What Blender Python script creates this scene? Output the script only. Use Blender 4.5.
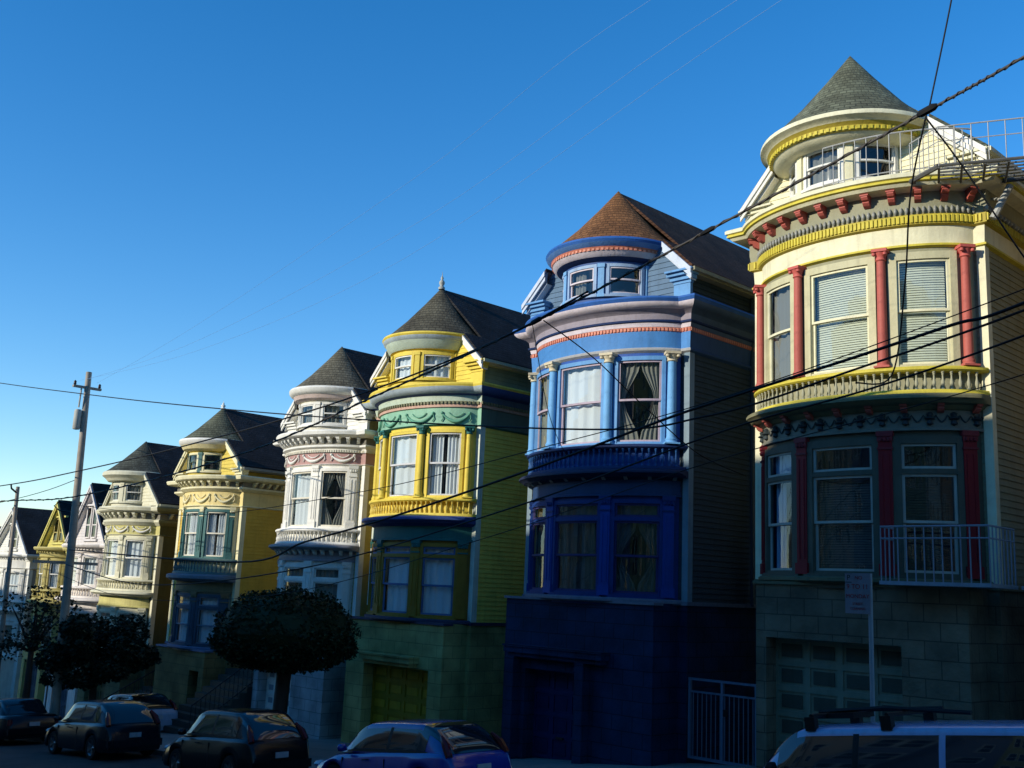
import bpy, math, random
from math import sin, cos, pi, radians as R, sqrt, atan2
from mathutils import Vector, Matrix
random.seed(7)
for o in list(bpy.data.objects): bpy.data.objects.remove(o)
SC = bpy.context.scene
COL = SC.collection

# ------------------------------------------------------------------ camera
FPX = 1060.0
PSI, TH, RO = R(44), R(11), R(2.5)
F_ = Vector((-cos(PSI)*cos(TH), sin(PSI)*cos(TH), sin(TH)))
rt = Vector((sin(PSI), cos(PSI), 0)); up = rt.cross(F_)
Rv = rt*cos(RO) + up*sin(RO); Uv = up*cos(RO) - rt*sin(RO)
cd = bpy.data.cameras.new('camera'); cam = bpy.data.objects.new('camera', cd); COL.objects.link(cam)
cd.sensor_width = 36; cd.lens = FPX/1024*36; cd.clip_end = 3000; cd.clip_start = .1
M = Matrix((Rv, Uv, -F_)).transposed().to_4x4(); cam.matrix_world = M
SC.camera = cam
# ------------------------------------------------------------------ light
SUN_AZ, SUN_EL = R(18), R(20)          # azimuth measured from -y towards -x
sdir = Vector((-sin(SUN_AZ)*cos(SUN_EL), -cos(SUN_AZ)*cos(SUN_EL), sin(SUN_EL)))
w = bpy.data.worlds.new("World"); SC.world = w; w.use_nodes = True
nt = w.node_tree; bg = nt.nodes['Background']
sky = nt.nodes.new('ShaderNodeTexSky'); sky.sky_type = 'NISHITA'; sky.sun_disc = False
sky.sun_elevation = SUN_EL; sky.sun_rotation = atan2(sdir.x, sdir.y)
sky.air_density = 1.0; sky.dust_density = 0.0; sky.ozone_density = 3.0; sky.altitude = 100
hs = nt.nodes.new('ShaderNodeHueSaturation'); hs.inputs['Saturation'].default_value = 1.34; hs.inputs['Hue'].default_value = .504; hs.inputs['Value'].default_value = 1.06
nt.links.new(sky.outputs[0], hs.inputs['Color']); nt.links.new(hs.outputs[0], bg.inputs[0]); bg.inputs[1].default_value = 0.15
sl = bpy.data.lights.new('sun', 'SUN'); sl.energy = 3.5; sl.angle = R(.5); sl.color = (1, .92, .76)
so = bpy.data.objects.new('sun', sl); COL.objects.link(so); so.rotation_euler = sdir.to_track_quat('Z', 'Y').to_euler()
so.location = (0, 0, 60)
SC.view_settings.view_transform = 'Standard'; SC.view_settings.look = 'None'
SC.view_settings.exposure = 0.42; SC.view_settings.gamma = 1
SC.cycles.max_bounces = 6; SC.cycles.transparent_max_bounces = 12

# ------------------------------------------------------------------ materials
MATS = {}
def newmat(name):
    m = bpy.data.materials.new(name); m.use_nodes = True
    return m, m.node_tree, m.node_tree.nodes['Principled BSDF']
def lnk(nt, a, b): nt.links.new(a, b)
def paint(name, c, rough=.62, var=.16, scale=2.2, bump=.28, bscale=22, spec=.3, metal=0, dirt=.16):
    if name in MATS: return MATS[name]
    m, nt, p = newmat(name)
    tc = nt.nodes.new('ShaderNodeTexCoord')
    n = nt.nodes.new('ShaderNodeTexNoise'); n.inputs['Scale'].default_value = scale; n.inputs['Detail'].default_value = 6; n.inputs['Roughness'].default_value = .65
    lnk(nt, tc.outputs['Object'], n.inputs['Vector'])
    r = nt.nodes.new('ShaderNodeValToRGB')
    r.color_ramp.elements[0].position = .3; r.color_ramp.elements[1].position = .7
    r.color_ramp.elements[0].color = (*[v*(1-var) for v in c], 1); r.color_ramp.elements[1].color = (*[min(1, v*(1+var*.6)) for v in c], 1)
    lnk(nt, n.outputs[0], r.inputs[0]); lnk(nt, r.outputs[0], p.inputs['Base Color'])
    if dirt > 0:   # vertical grime streaks
        mp = nt.nodes.new('ShaderNodeMapping'); mp.inputs['Scale'].default_value = (9, 9, .7); lnk(nt, tc.outputs['Object'], mp.inputs[0])
        n3 = nt.nodes.new('ShaderNodeTexNoise'); n3.inputs['Scale'].default_value = 1; n3.inputs['Detail'].default_value = 5; lnk(nt, mp.outputs[0], n3.inputs['Vector'])
        r3 = nt.nodes.new('ShaderNodeValToRGB'); r3.color_ramp.elements[0].position = .5; r3.color_ramp.elements[1].position = .75
        r3.color_ramp.elements[0].color = (1, 1, 1, 1); r3.color_ramp.elements[1].color = (1-dirt, 1-dirt*1.05, 1-dirt*1.15, 1); lnk(nt, n3.outputs[0], r3.inputs[0])
        mx = nt.nodes.new('ShaderNodeMix'); mx.data_type = 'RGBA'; mx.blend_type = 'MULTIPLY'; mx.inputs[0].default_value = 1
        lnk(nt, r.outputs[0], mx.inputs[6]); lnk(nt, r3.outputs[0], mx.inputs[7]); lnk(nt, mx.outputs[2], p.inputs['Base Color'])
    if bump > 0:
        n2 = nt.nodes.new('ShaderNodeTexNoise'); n2.inputs['Scale'].default_value = bscale; n2.inputs['Detail'].default_value = 4
        lnk(nt, tc.outputs['Object'], n2.inputs['Vector'])
        b = nt.nodes.new('ShaderNodeBump'); b.inputs['Strength'].default_value = bump; b.inputs['Distance'].default_value = .02
        lnk(nt, n2.outputs[0], b.inputs['Height']); lnk(nt, b.outputs[0], p.inputs['Normal'])
    p.inputs['Roughness'].default_value = rough; p.inputs['Specular IOR Level'].default_value = spec; p.inputs['Metallic'].default_value = metal
    MATS[name] = m; return m
def brickmat(name, c1, c2, cm, bw, bh, mode, mortar=.02, rough=.9, bump=.6, radius=1.6, offset=.5):
    """bricks / stone blocks / shingles; mode: wall (x+y,z), roof (y,z), cone (angle,z)"""
    if name in MATS: return MATS[name]
    m, nt, p = newmat(name)
    tc = nt.nodes.new('ShaderNodeTexCoord'); sp = nt.nodes.new('ShaderNodeSeparateXYZ'); lnk(nt, tc.outputs['Object'], sp.inputs[0])
    cb = nt.nodes.new('ShaderNodeCombineXYZ')
    if mode == 'wall':
        a = nt.nodes.new('ShaderNodeMath'); a.operation = 'ADD'; lnk(nt, sp.outputs[0], a.inputs[0]); lnk(nt, sp.outputs[1], a.inputs[1]); lnk(nt, a.outputs[0], cb.inputs[0])
    elif mode == 'roof': lnk(nt, sp.outputs[1], cb.inputs[0])
    else:
        a = nt.nodes.new('ShaderNodeMath'); a.operation = 'ARCTAN2'; lnk(nt, sp.outputs[0], a.inputs[0]); lnk(nt, sp.outputs[1], a.inputs[1])
        q = nt.nodes.new('ShaderNodeMath'); q.operation = 'MULTIPLY'; q.inputs[1].default_value = radius; lnk(nt, a.outputs[0], q.inputs[0]); lnk(nt, q.outputs[0], cb.inputs[0])
    lnk(nt, sp.outputs[2], cb.inputs[1])
    br = nt.nodes.new('ShaderNodeTexBrick'); lnk(nt, cb.outputs[0], br.inputs['Vector'])
    br.inputs['Scale'].default_value = 1; br.inputs['Brick Width'].default_value = bw; br.inputs['Row Height'].default_value = bh
    br.inputs['Mortar Size'].default_value = mortar; br.inputs['Mortar Smooth'].default_value = .3; br.inputs['Bias'].default_value = 0; br.offset = offset
    br.inputs['Color1'].default_value = (*c1, 1); br.inputs['Color2'].default_value = (*c2, 1); br.inputs['Mortar'].default_value = (*cm, 1)
    n = nt.nodes.new('ShaderNodeTexNoise'); n.inputs['Scale'].default_value = 1.3; n.inputs['Detail'].default_value = 8; lnk(nt, tc.outputs['Object'], n.inputs['Vector'])
    r = nt.nodes.new('ShaderNodeValToRGB'); r.color_ramp.elements[0].position = .3; r.color_ramp.elements[1].position = .72
    r.color_ramp.elements[0].color = (.5, .48, .46, 1); r.color_ramp.elements[1].color = (1.12, 1.12, 1.1, 1); lnk(nt, n.outputs[0], r.inputs[0])
    mx = nt.nodes.new('ShaderNodeMix'); mx.data_type = 'RGBA'; mx.blend_type = 'MULTIPLY'; mx.inputs[0].default_value = 1
    lnk(nt, br.outputs[0], mx.inputs[6]); lnk(nt, r.outputs[0], mx.inputs[7]); lnk(nt, mx.outputs[2], p.inputs['Base Color'])
    n2 = nt.nodes.new('ShaderNodeTexNoise'); n2.inputs['Scale'].default_value = 14; n2.inputs['Detail'].default_value = 6; lnk(nt, tc.outputs['Object'], n2.inputs['Vector'])
    s = nt.nodes.new('ShaderNodeMath'); s.operation = 'MULTIPLY_ADD'; s.inputs[1].default_value = -1.2; lnk(nt, br.outputs['Fac'], s.inputs[0]); lnk(nt, n2.outputs[0], s.inputs[2])
    b = nt.nodes.new('ShaderNodeBump'); b.inputs['Strength'].default_value = bump; b.inputs['Distance'].default_value = .03
    lnk(nt, s.outputs[0], b.inputs['Height']); lnk(nt, b.outputs[0], p.inputs['Normal'])
    p.inputs['Roughness'].default_value = rough; p.inputs['Specular IOR Level'].default_value = .25
    MATS[name] = m; return m
def glassmat(name, tint=(.75, .8, .82), refl=1.0):
    if name in MATS: return MATS[name]
    m, nt, p = newmat(name); nt.nodes.remove(p); out = nt.nodes['Material Output']
    tr = nt.nodes.new('ShaderNodeBsdfTransparent'); tr.inputs[0].default_value = (*tint, 1)
    gl = nt.nodes.new('ShaderNodeBsdfGlossy'); gl.inputs['Roughness'].default_value = .03; gl.inputs[0].default_value = (refl, refl, refl, 1)
    ge = nt.nodes.new('ShaderNodeNewGeometry'); dt = nt.nodes.new('ShaderNodeVectorMath'); dt.operation = 'DOT_PRODUCT'; lnk(nt, ge.outputs['Normal'], dt.inputs[0]); lnk(nt, ge.outputs['Incoming'], dt.inputs[1])
    def mth(op, a, b):
        n = nt.nodes.new('ShaderNodeMath'); n.operation = op
        for k, v in enumerate((a, b)):
            if v is None: continue
            if isinstance(v, (int, float)): n.inputs[k].default_value = v
            else: lnk(nt, v, n.inputs[k])
        return n.outputs[0]
    fr_ = mth('ADD', mth('MULTIPLY', mth('POWER', mth('SUBTRACT', 1.0, mth('ABSOLUTE', dt.outputs['Value'], None)), 5.0), .9), .07)   # Schlick
    tc = nt.nodes.new('ShaderNodeTexCoord'); n2 = nt.nodes.new('ShaderNodeTexNoise'); n2.inputs['Scale'].default_value = 1.4; lnk(nt, tc.outputs['Object'], n2.inputs['Vector'])
    b = nt.nodes.new('ShaderNodeBump'); b.inputs['Strength'].default_value = .12; b.inputs['Distance'].default_value = .05; lnk(nt, n2.outputs[0], b.inputs['Height']); lnk(nt, b.outputs[0], gl.inputs['Normal'])
    mx = nt.nodes.new('ShaderNodeMixShader'); lnk(nt, fr_, mx.inputs[0]); lnk(nt, tr.outputs[0], mx.inputs[1]); lnk(nt, gl.outputs[0], mx.inputs[2]); lnk(nt, mx.outputs[0], out.inputs[0])
    MATS[name] = m; return m
def cloth(name, c):
    if name in MATS: return MATS[name]
    m, nt, p = newmat(name); p.inputs['Base Color'].default_value = (*c, 1); p.inputs['Roughness'].default_value = .9; p.inputs['Specular IOR Level'].default_value = .1
    MATS[name] = m; return m
def leafmat(name, c):
    if name in MATS: return MATS[name]
    m, nt, p = newmat(name)
    g = nt.nodes.new('ShaderNodeNewGeometry')
    r = nt.nodes.new('ShaderNodeValToRGB'); r.color_ramp.elements[0].color = (*[v*.55 for v in c], 1); r.color_ramp.elements[1].color = (*[v*1.5 for v in c], 1)
    lnk(nt, g.outputs['Random Per Island'], r.inputs[0]); lnk(nt, r.outputs[0], p.inputs['Base Color'])
    p.inputs['Roughness'].default_value = .7; p.inputs['Specular IOR Level'].default_value = .2
    MATS[name] = m; return m
GLASS = glassmat('window glass'); CARGLASS = glassmat('car glass', (.25, .28, .3))

# ------------------------------------------------------------------ object helpers
ORIG = {}
def tag(o, label=None, cat=None, group=None, kind=None):
    if label: o['label'] = label
    if cat: o['category'] = cat
    if group: o['group'] = group
    if kind: o['kind'] = kind
    return o
def thing(name, loc, label=None, cat=None, group=None, rot=(0, 0, 0)):
    o = bpy.data.objects.new(name, None); COL.objects.link(o); o.location = loc; o.rotation_euler = rot; o.empty_display_size = .3
    ORIG[o.name] = Vector(loc) if tuple(rot) == (0, 0, 0) else Vector((0, 0, 0))
    return tag(o, label, cat, group)
def org(p): return ORIG.get(p.name, Vector((0, 0, 0))) if p else Vector((0, 0, 0))
class MB:
    def __init__(s): s.v = []; s.f = []; s.mi = []; s.m = 0
    def add(s, vs, fs):
        n = len(s.v); s.v += [tuple(v) for v in vs]
        for f in fs: s.f.append(tuple(i+n for i in f)); s.mi.append(s.m)
        return s
    def quad(s, a, b, c, d): return s.add([a, b, c, d], [(0, 1, 2, 3)])
    def box(s, x0, x1, y0, y1, z0, z1):
        return s.add([(x0, y0, z0), (x1, y0, z0), (x1, y1, z0), (x0, y1, z0), (x0, y0, z1), (x1, y0, z1), (x1, y1, z1), (x0, y1, z1)],
                     [(3, 2, 1, 0), (4, 5, 6, 7), (0, 1, 5, 4), (1, 2, 6, 5), (2, 3, 7, 6), (3, 0, 4, 7)])
    def prism(s, poly, y0, y1):      # poly in (x,z)
        n = len(poly); vs = [(x, y0, z) for x, z in poly]+[(x, y1, z) for x, z in poly]
        return s.add(vs, [tuple(range(n)), tuple(range(2*n-1, n-1, -1))]+[(i+n, (i+1) % n+n, (i+1) % n, i) for i in range(n)])
    def tube(s, pts, r, n=6, r2=None, cap=True):
        pts = [Vector(p) for p in pts]; N = len(pts); rs = r if isinstance(r, (list, tuple)) else [r+((r2 if r2 is not None else r)-r)*i/max(1, N-1) for i in range(N)]
        vs = []; ref = None
        for i, p in enumerate(pts):
            d = (pts[min(i+1, N-1)]-pts[max(i-1, 0)]).normalized()
            if ref is None: ref = Vector((0, 0, 1)) if abs(d.z) < .9 else Vector((1, 0, 0))
            a = d.cross(ref).normalized(); b = a.cross(d).normalized()
            ref = b if abs(b.dot(d)) < .9 else ref
            vs += [p+(a*cos(2*pi*k/n)+b*sin(2*pi*k/n))*rs[i] for k in range(n)]
        fs = [(i*n+k, i*n+(k+1) % n, (i+1)*n+(k+1) % n, (i+1)*n+k) for i in range(N-1) for k in range(n)]
        if cap: fs += [tuple(range(n-1, -1, -1)), tuple(range((N-1)*n, N*n))]
        return s.add(vs, fs)
    def lathe(s, cx, cy, prof, n=48, t0=-pi, t1=pi):
        vs = []; full = abs(t1-t0-2*pi) < 1e-6; N = n if full else n+1
        for i in range(N):
            t = t0+(t1-t0)*i/n
            vs += [(cx+r*sin(t), cy-r*cos(t), z) for r, z in prof]
        k = len(prof)
        return s.add(vs, [(i*k+j, ((i+1) % N)*k+j, ((i+1) % N)*k+j+1, i*k+j+1) for i in range(n) for j in range(k-1)])
    def sweep(s, path, prof, closed_path=False):   # path(off)->[(x,y)], prof [(off,z)]
        cols = [path(o) for o, z in prof]; N = len(cols[0]); k = len(prof)
        vs = [(cols[j][i][0], cols[j][i][1], prof[j][1]) for i in range(N) for j in range(k)]
        fs = [(i*k+j, (i+1)*k+j, (i+1)*k+j+1, i*k+j+1) for i in range(N-1) for j in range(k-1)]
        if closed_path and k > 2: fs += [tuple(range(k)), tuple((N-1)*k+j for j in range(k-1, -1, -1))]     # end caps
        return s.add(vs, fs)
    def plate(s, pts, z): return s.add([(x, y, z) for x, y in pts], [tuple(range(len(pts)))])
    def build(s, name, mat, parent=None, smooth=False, flip=False):
        o0 = org(parent)
        me = bpy.data.meshes.new(name); me.from_pydata([(v[0]-o0.x, v[1]-o0.y, v[2]-o0.z) for v in s.v], [], s.f)
        ms = mat if isinstance(mat, (list, tuple)) else [mat]
        for m in ms: me.materials.append(m)
        if len(ms) > 1: me.polygons.foreach_set('material_index', s.mi)
        me.validate(); me.update()
        ob = bpy.data.objects.new(name, me); COL.objects.link(ob)
        if parent: ob.parent = parent; ORIG[ob.name] = o0
        if smooth is True: me.shade_smooth()
        elif smooth: me.shade_smooth(); me.set_sharp_from_angle(angle=R(smooth))
        return ob
def inst(src, name, parent, loc, rz=0, sc=None):
    o = bpy.data.objects.new(name, src); COL.objects.link(o); o.parent = parent
    l = Vector(loc)-org(parent); o.location = l; o.rotation_euler = (0, 0, rz)
    if sc: o.scale = sc
    ORIG[o.name] = Vector(loc)
    return o
def mesh_only(mb, name, mat, smooth=False):
    me = bpy.data.meshes.new(name); me.from_pydata(mb.v, [], mb.f)
    ms = mat if isinstance(mat, (list, tuple)) else [mat]
    for m in ms: me.materials.append(m)
    if len(ms) > 1: me.polygons.foreach_set('material_index', mb.mi)
    me.update()
    if smooth: me.shade_smooth(); me.set_sharp_from_angle(angle=R(45))
    return me
class Arc:
    def __init__(s, cx, cy, a, b): s.cx, s.cy, s.a, s.b = cx, cy, a, b
    def pt(s, t, off=0): return (s.cx+(s.a+off)*sin(t), s.cy-(s.b+off)*cos(t))
    def nrm(s, t):
        v = Vector((sin(t)/s.a, -cos(t)/s.b)).normalized(); return v
    def rz(s, t): n = s.nrm(t); return atan2(n.x, -n.y)     # rotation that turns -y onto the outward normal
    def speed(s, t): return sqrt((s.a*cos(t))**2+(s.b*sin(t))**2)
    def box(s, mb, t0, t1, o0, o1, z0, z1, n=None):
        n = n or max(1, int(abs(t1-t0)/R(4)+.99)); vs = []
        for i in range(n+1):
            t = t0+(t1-t0)*i/n
            for o, z in ((o1, z0), (o1, z1), (o0, z1), (o0, z0)): x, y = s.pt(t, o); vs.append((x, y, z))
        fs = [(i*4+j, i*4+4+j, i*4+4+(j+1) % 4, i*4+(j+1) % 4) for i in range(n) for j in range(4)]
        fs += [(0, 1, 2, 3), (n*4+3, n*4+2, n*4+1, n*4)]
        mb.add(vs, fs)
    def ts(s, t0, t1, step, inset=0):       # equal arc length parameters
        N = 400; acc = [0]
        for i in range(N): acc.append(acc[-1]+s.speed(t0+(t1-t0)*(i+.5)/N)*(t1-t0)/N)
        L = acc[-1]; k = max(1, round((L-2*inset)/step)); out = []
        for q in range(k+1):
            d = inset+(L-2*inset)*q/k; i = 0
            while i < N-1 and acc[i+1] < d: i += 1
            out.append(t0+(t1-t0)*(i+(d-acc[i])/max(1e-9, acc[i+1]-acc[i]))/N)
        return out

# ------------------------------------------------------------------ ground heights
GP = [(-600, -16), (-120, -11.5), (-80, -9.2), (-60, -7.6), (-48, -6.55), (-40, -5.85), (-35, -5.35), (-29, -4.9), (-22.5, -4.5), (-17, -4.0), (-10, -3.25), (-6, -2.75), (0, -2.1), (12, -.9), (40, 1.5), (120, 5), (600, 6)]
def gz(x):
    for (a, za), (b, zb) in zip(GP, GP[1:]):
        if x <= b: return za+(zb-za)*max(0, (x-a))/(b-a)
    return GP[-1][1]
def slope(x): return (gz(x+.8)-gz(x-.8))/1.6
XS = [-600, -300, -180, -120, -100, -80, -70, -60, -54, -48, -44, -40, -35, -32, -29, -25.5, -22.5, -20, -17, -13.5, -10, -6, -3, 0, 4, 8, 12, 20, 30, 40, 80, 120, 300, 600]
def strip(y0, y1, dz, thick=0, x0=-600, x1=600):
    mb = MB(); xs = [x for x in XS if x0 <= x <= x1]
    for a, b in zip(xs, xs[1:]):
        mb.quad((a, y0, gz(a)+dz), (b, y0, gz(b)+dz), (b, y1, gz(b)+dz), (a, y1, gz(a)+dz))
        if thick:
            mb.quad((a, y0, gz(a)+dz-thick), (b, y0, gz(b)+dz-thick), (b, y0, gz(b)+dz), (a, y0, gz(a)+dz))
            mb.quad((b, y1, gz(b)+dz-thick), (a, y1, gz(a)+dz-thick), (a, y1, gz(a)+dz), (b, y1, gz(b)+dz))
    return mb
asphalt = paint('asphalt', (.05, .05, .052), .9, .35, 1.5, .5, 120)
concrete = brickmat('concrete pavement', (.2, .195, .185), (.17, .168, .16), (.08, .08, .075), 1.5, 1.5, 'wall', .015, .9, .25)
def pavemat():
    m, nt, p = newmat('concrete slabs'); tc = nt.nodes.new('ShaderNodeTexCoord')
    br = nt.nodes.new('ShaderNodeTexBrick'); br.offset = 0; br.inputs['Scale'].default_value = 1; br.inputs['Brick Width'].default_value = 1.2; br.inputs['Row Height'].default_value = 1.2; br.inputs['Mortar Size'].default_value = .012
    br.inputs['Color1'].default_value = (.2, .195, .18, 1); br.inputs['Color2'].default_value = (.16, .158, .15, 1); br.inputs['Mortar'].default_value = (.07, .07, .065, 1)
    lnk(nt, tc.outputs['Object'], br.inputs['Vector']); lnk(nt, br.outputs[0], p.inputs['Base Color']); p.inputs['Roughness'].default_value = .9
    return m
PAVE = pavemat()
tag(strip(-150, 300, -.03).build('ground', paint('earth', (.09, .085, .07), .95, .3, .6, .4, 20)), kind='structure')
tag(strip(.9, 14.6, 0).build('road', asphalt), kind='structure')
tag(strip(14.75, 20.6, .13).build('pavement', PAVE), kind='structure')
tag(strip(14.6, 14.75, .135, .17).build('kerb', paint('kerb concrete', (.22, .22, .21), .9, .2, 2, .3)), kind='structure')
tag(strip(-5, .75, .13).build('pavement', PAVE), kind='structure')
tag(strip(.75, .9, .135, .17).build('kerb', MATS['kerb concrete']), kind='structure')

# ------------------------------------------------------------------ rowhouse builder
YW, YC = 20.5, 20.9
def clap(mb, p0, p1, z0, z1, n, board=.13, d=.018, zfun=None):
    """real lap siding between plan points p0,p1 with outward normal n"""
    k = max(1, round((z1-z0)/board)); h = (z1-z0)/k
    for i in range(k):
        za, zb = z0+i*h, z0+(i+1)*h
        a0 = (p0[0]+n[0]*d, p0[1]+n[1]*d); a1 = (p1[0]+n[0]*d, p1[1]+n[1]*d)
        mb.add([(a0[0], a0[1], za), (a1[0], a1[1], za), (p1[0], p1[1], zb), (p0[0], p0[1], zb), (p0[0], p0[1], za), (p1[0], p1[1], za)], [(0, 1, 2, 3), (4, 5, 1, 0)])
def curtain_mesh(arc, t0, t1, z0, z1, off, kind):
    mb = MB()
    if kind == 'blind':
        k = int((z1-z0)/.05)
        for i in range(k):
            z = z1-(i+1)*.05; n = 4; vs = []
            for j in range(n+1):
                t = t0+(t1-t0)*j/n; x, y = arc.pt(t, off); x2, y2 = arc.pt(t, off+.02); vs += [(x2, y2, z+.004), (x, y, z+.047)]
            mb.add(vs, [(2*j, 2*j+2, 2*j+3, 2*j+1) for j in range(n)])
        return mb
    def sheet(a, b, za, zb, tie=0):
        n = 28; m = 8; vs = []; ph = random.random()*6; fr = random.uniform(17, 24)
        for i in range(n+1):
            u = i/n
            for j in range(m+1):
                v = j/m
                pinch = 1-tie*sin(pi*min(1, (1-v)*1.0))**2*.75
                t = a+(b-a)*u*pinch
                x, y = arc.pt(t, off+.025*sin(u*fr+ph)+.008*sin(u*fr*2.3+ph*2+v)); vs.append((x, y, za+(zb-za)*v))
        mb.add(vs, [(i*(m+1)+j, (i+1)*(m+1)+j, (i+1)*(m+1)+j+1, i*(m+1)+j+1) for i in range(n) for j in range(m)])
    if kind == 'sheer': sheet(t0, t1, z0, z1)
    elif kind == 'pair':
        mid = (t0+t1)/2; sheet(t0, mid-(t1-t0)*.08, z0, z1); sheet(t1, mid+(t1-t0)*.06, z0, z1)
    elif kind == 'tied':
        mid = (t0+t1)/2; sheet(t0, mid, z0, z1, 1); sheet(t1, mid, z0, z1, 1)
    elif kind == 'one': sheet(t0, t0+(t1-t0)*.55, z0, z1)
    return mb
def window(root, arc, t0, t1, z0, z1, fm, sm, cur='sheer', cm=None, transom=None, fw=.1, sw=.05, proud=.05, base=0):
    """frame = the part; sash, pane and curtain are its sub-parts"""
    tm = (t0+t1)/2; k = 1/arc.speed(tm); f = MB(); a = fw*k
    arc.box(f, t0, t0+a, base-.1, base+proud, z0, z1); arc.box(f, t1-a, t1, base-.1, base+proud, z0, z1)
    arc.box(f, t0+a, t1-a, base-.1, base+proud-.003, z1-fw, z1); arc.box(f, t0-a*.3, t1+a*.3, base-.1, base+proud+.05, z0-.06, z0)
    arc.box(f, t0+a, t1-a, base-.1, base+proud-.02, z0, z0+.05)
    if transom: arc.box(f, t0+a, t1-a, base-.1, base+proud-.006, transom-.05, transom+.05)
    W = f.build('window', fm, root, 40)
    s = MB(); sa, sb = t0+a, t1-a; b = sw*k; zt = (transom-.05) if transom else z1-fw; zb = z0+.05; zm = (zb+zt)/2+.02
    def sash(za, zc, o):
        arc.box(s, sa, sa+b, o-.04, o, za, zc); arc.box(s, sb-b, sb, o-.04, o, za, zc)
        arc.box(s, sa+b, sb-b, o-.04, o-.002, zc-sw, zc); arc.box(s, sa+b, sb-b, o-.04, o-.002, za, za+sw)
    sash(zm-.02, zt, base+.005); sash(zb, zm+.02, base-.037)
    if transom: sash(transom+.05, z1-fw, base+.005)
    s.build('sash', sm, W, 40)
    g = MB()
    def pane(za, zc, o):
        n = 6; vs = []
        for i in range(n+1):
            t = sa+b*.6+(sb-sa-1.2*b)*i/n; x, y = arc.pt(t, o); vs += [(x, y, za), (x, y, zc)]
        g.add(vs, [(2*i, 2*i+2, 2*i+3, 2*i+1) for i in range(n)])
    pane(zm, zt-.03, base-.02); pane(zb+.03, zm, base-.06)
    if transom: pane(transom+.08, z1-fw-.03, base-.02)
    g.build('pane', GLASS, W, True)
    if cur:
        c = curtain_mesh(arc, sa+b*.2, sb-b*.2, zb+.01, zt, base-.16, cur)
        if transom and cur != 'blind':
            c2 = curtain_mesh(arc, sa+b*.2, sb-b*.2, transom+.06, z1-fw, base-.16, 'sheer'); c.add(c2.v, c2.f)
        c.build('blind' if cur == 'blind' else 'curtain', cm, W, cur != 'blind')
    return W
def column_mesh(h, r, flute=False, capm=True):
    mb = MB(); mb.m = 0
    prof = [(r*1.5, 0), (r*1.5, .05), (r*1.2, .08), (r*1.3, .12), (r*1.05, .16), (r, .2), (r*.97, h*.5), (r*.88, h-.24)]
    mb.lathe(0, 0, prof, 14); mb.m = 1
    mb.lathe(0, 0, [(r*.88, h-.24), (r*1.15, h-.22), (r*1.0, h-.18), (r*1.1, h-.14), (r*1.5, h-.06)], 14)
    mb.box(-r*1.6, r*1.6, -r*1.6, r*1.6, h-.06, h)
    for sx in (-1, 1):
        for sy in (-1, 1):
            mb.lathe(sx*r*1.15, sy*r*1.15, [(0, h-.15), (r*.42, h-.13), (r*.45, h-.08), (0, h-.06)], 8)
    mb.m = 0; mb.box(-r*1.6, r*1.6, -r*1.6, r*1.6, -.001, .035)
    return mb
def pilaster_mesh(h, w, d):
    mb = MB(); mb.m = 0
    mb.box(-w/2, w/2, -d, .05, 0, h-.02); mb.box(-w/2-.03, w/2+.03, -d-.03, .05, -.002, .22)
    mb.box(-w/2+.05, -w/2+.08, -d-.015, -d+.01, .3, h-.45); mb.box(w/2-.08, w/2-.05, -d-.015, -d+.01, .3, h-.45)
    mb.m = 1; mb.box(-w/2-.02, w/2+.02, -d-.025, .05, h-.36, h-.32)
    mb.box(-w/2-.03, w/2+.03, -d-.04, .05, h-.1, h); mb.box(-w/2-.015, w/2+.015, -d-.02, .05, h-.2, h-.1)
    for sx in (-.6, 0, .6): mb.lathe(sx*w/2, -d-.01, [(0, h-.22), (.035, h-.19), (.04, h-.14), (0, h-.1)], 8)
    return mb
def baluster_mesh(h, r=.038):
    mb = MB(); pr = [(.9, 0), (.9, .08), (.5, .12), (.6, .16), (1.0, .3), (.95, .42), (.5, .62), (.45, .78), (.75, .84), (.5, .88), (.9, .92), (.9, 1)]
    mb.lathe(0, 0, [(a*r, z*h) for a, z in pr], 8); return mb
def bracket_mesh(w, d, h):
    """carved corbel: hangs below z=0, sticks out towards -y"""
    mb = MB(); prof = [(0, 0), (-d, 0), (-d, -h*.22), (-d*.85, -h*.42), (-d*.6, -h*.5), (-d*.62, -h*.62), (-d*.4, -h*.85), (-d*.12, -h), (0, -h)]
    n = len(prof); vs = [(-w/2, y, z) for y, z in prof]+[(w/2, y, z) for y, z in prof]
    mb.add(vs, [tuple(range(n)), tuple(range(2*n-1, n-1, -1))]+[(i+n, (i+1) % n+n, (i+1) % n, i) for i in range(n)])
    mb.box(-w*.65, w*.65, -d*1.06, 0, -h*.08, .012)
    return mb
def swag_pts(arc, t0, t1, z, drop, off):
    pts = []
    for i in range(13):
        u = i/12; t = t0+(t1-t0)*u; x, y = arc.pt(t, off); pts.append((x, y, z-drop*sin(pi*u)**.8)); 
    return pts

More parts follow.
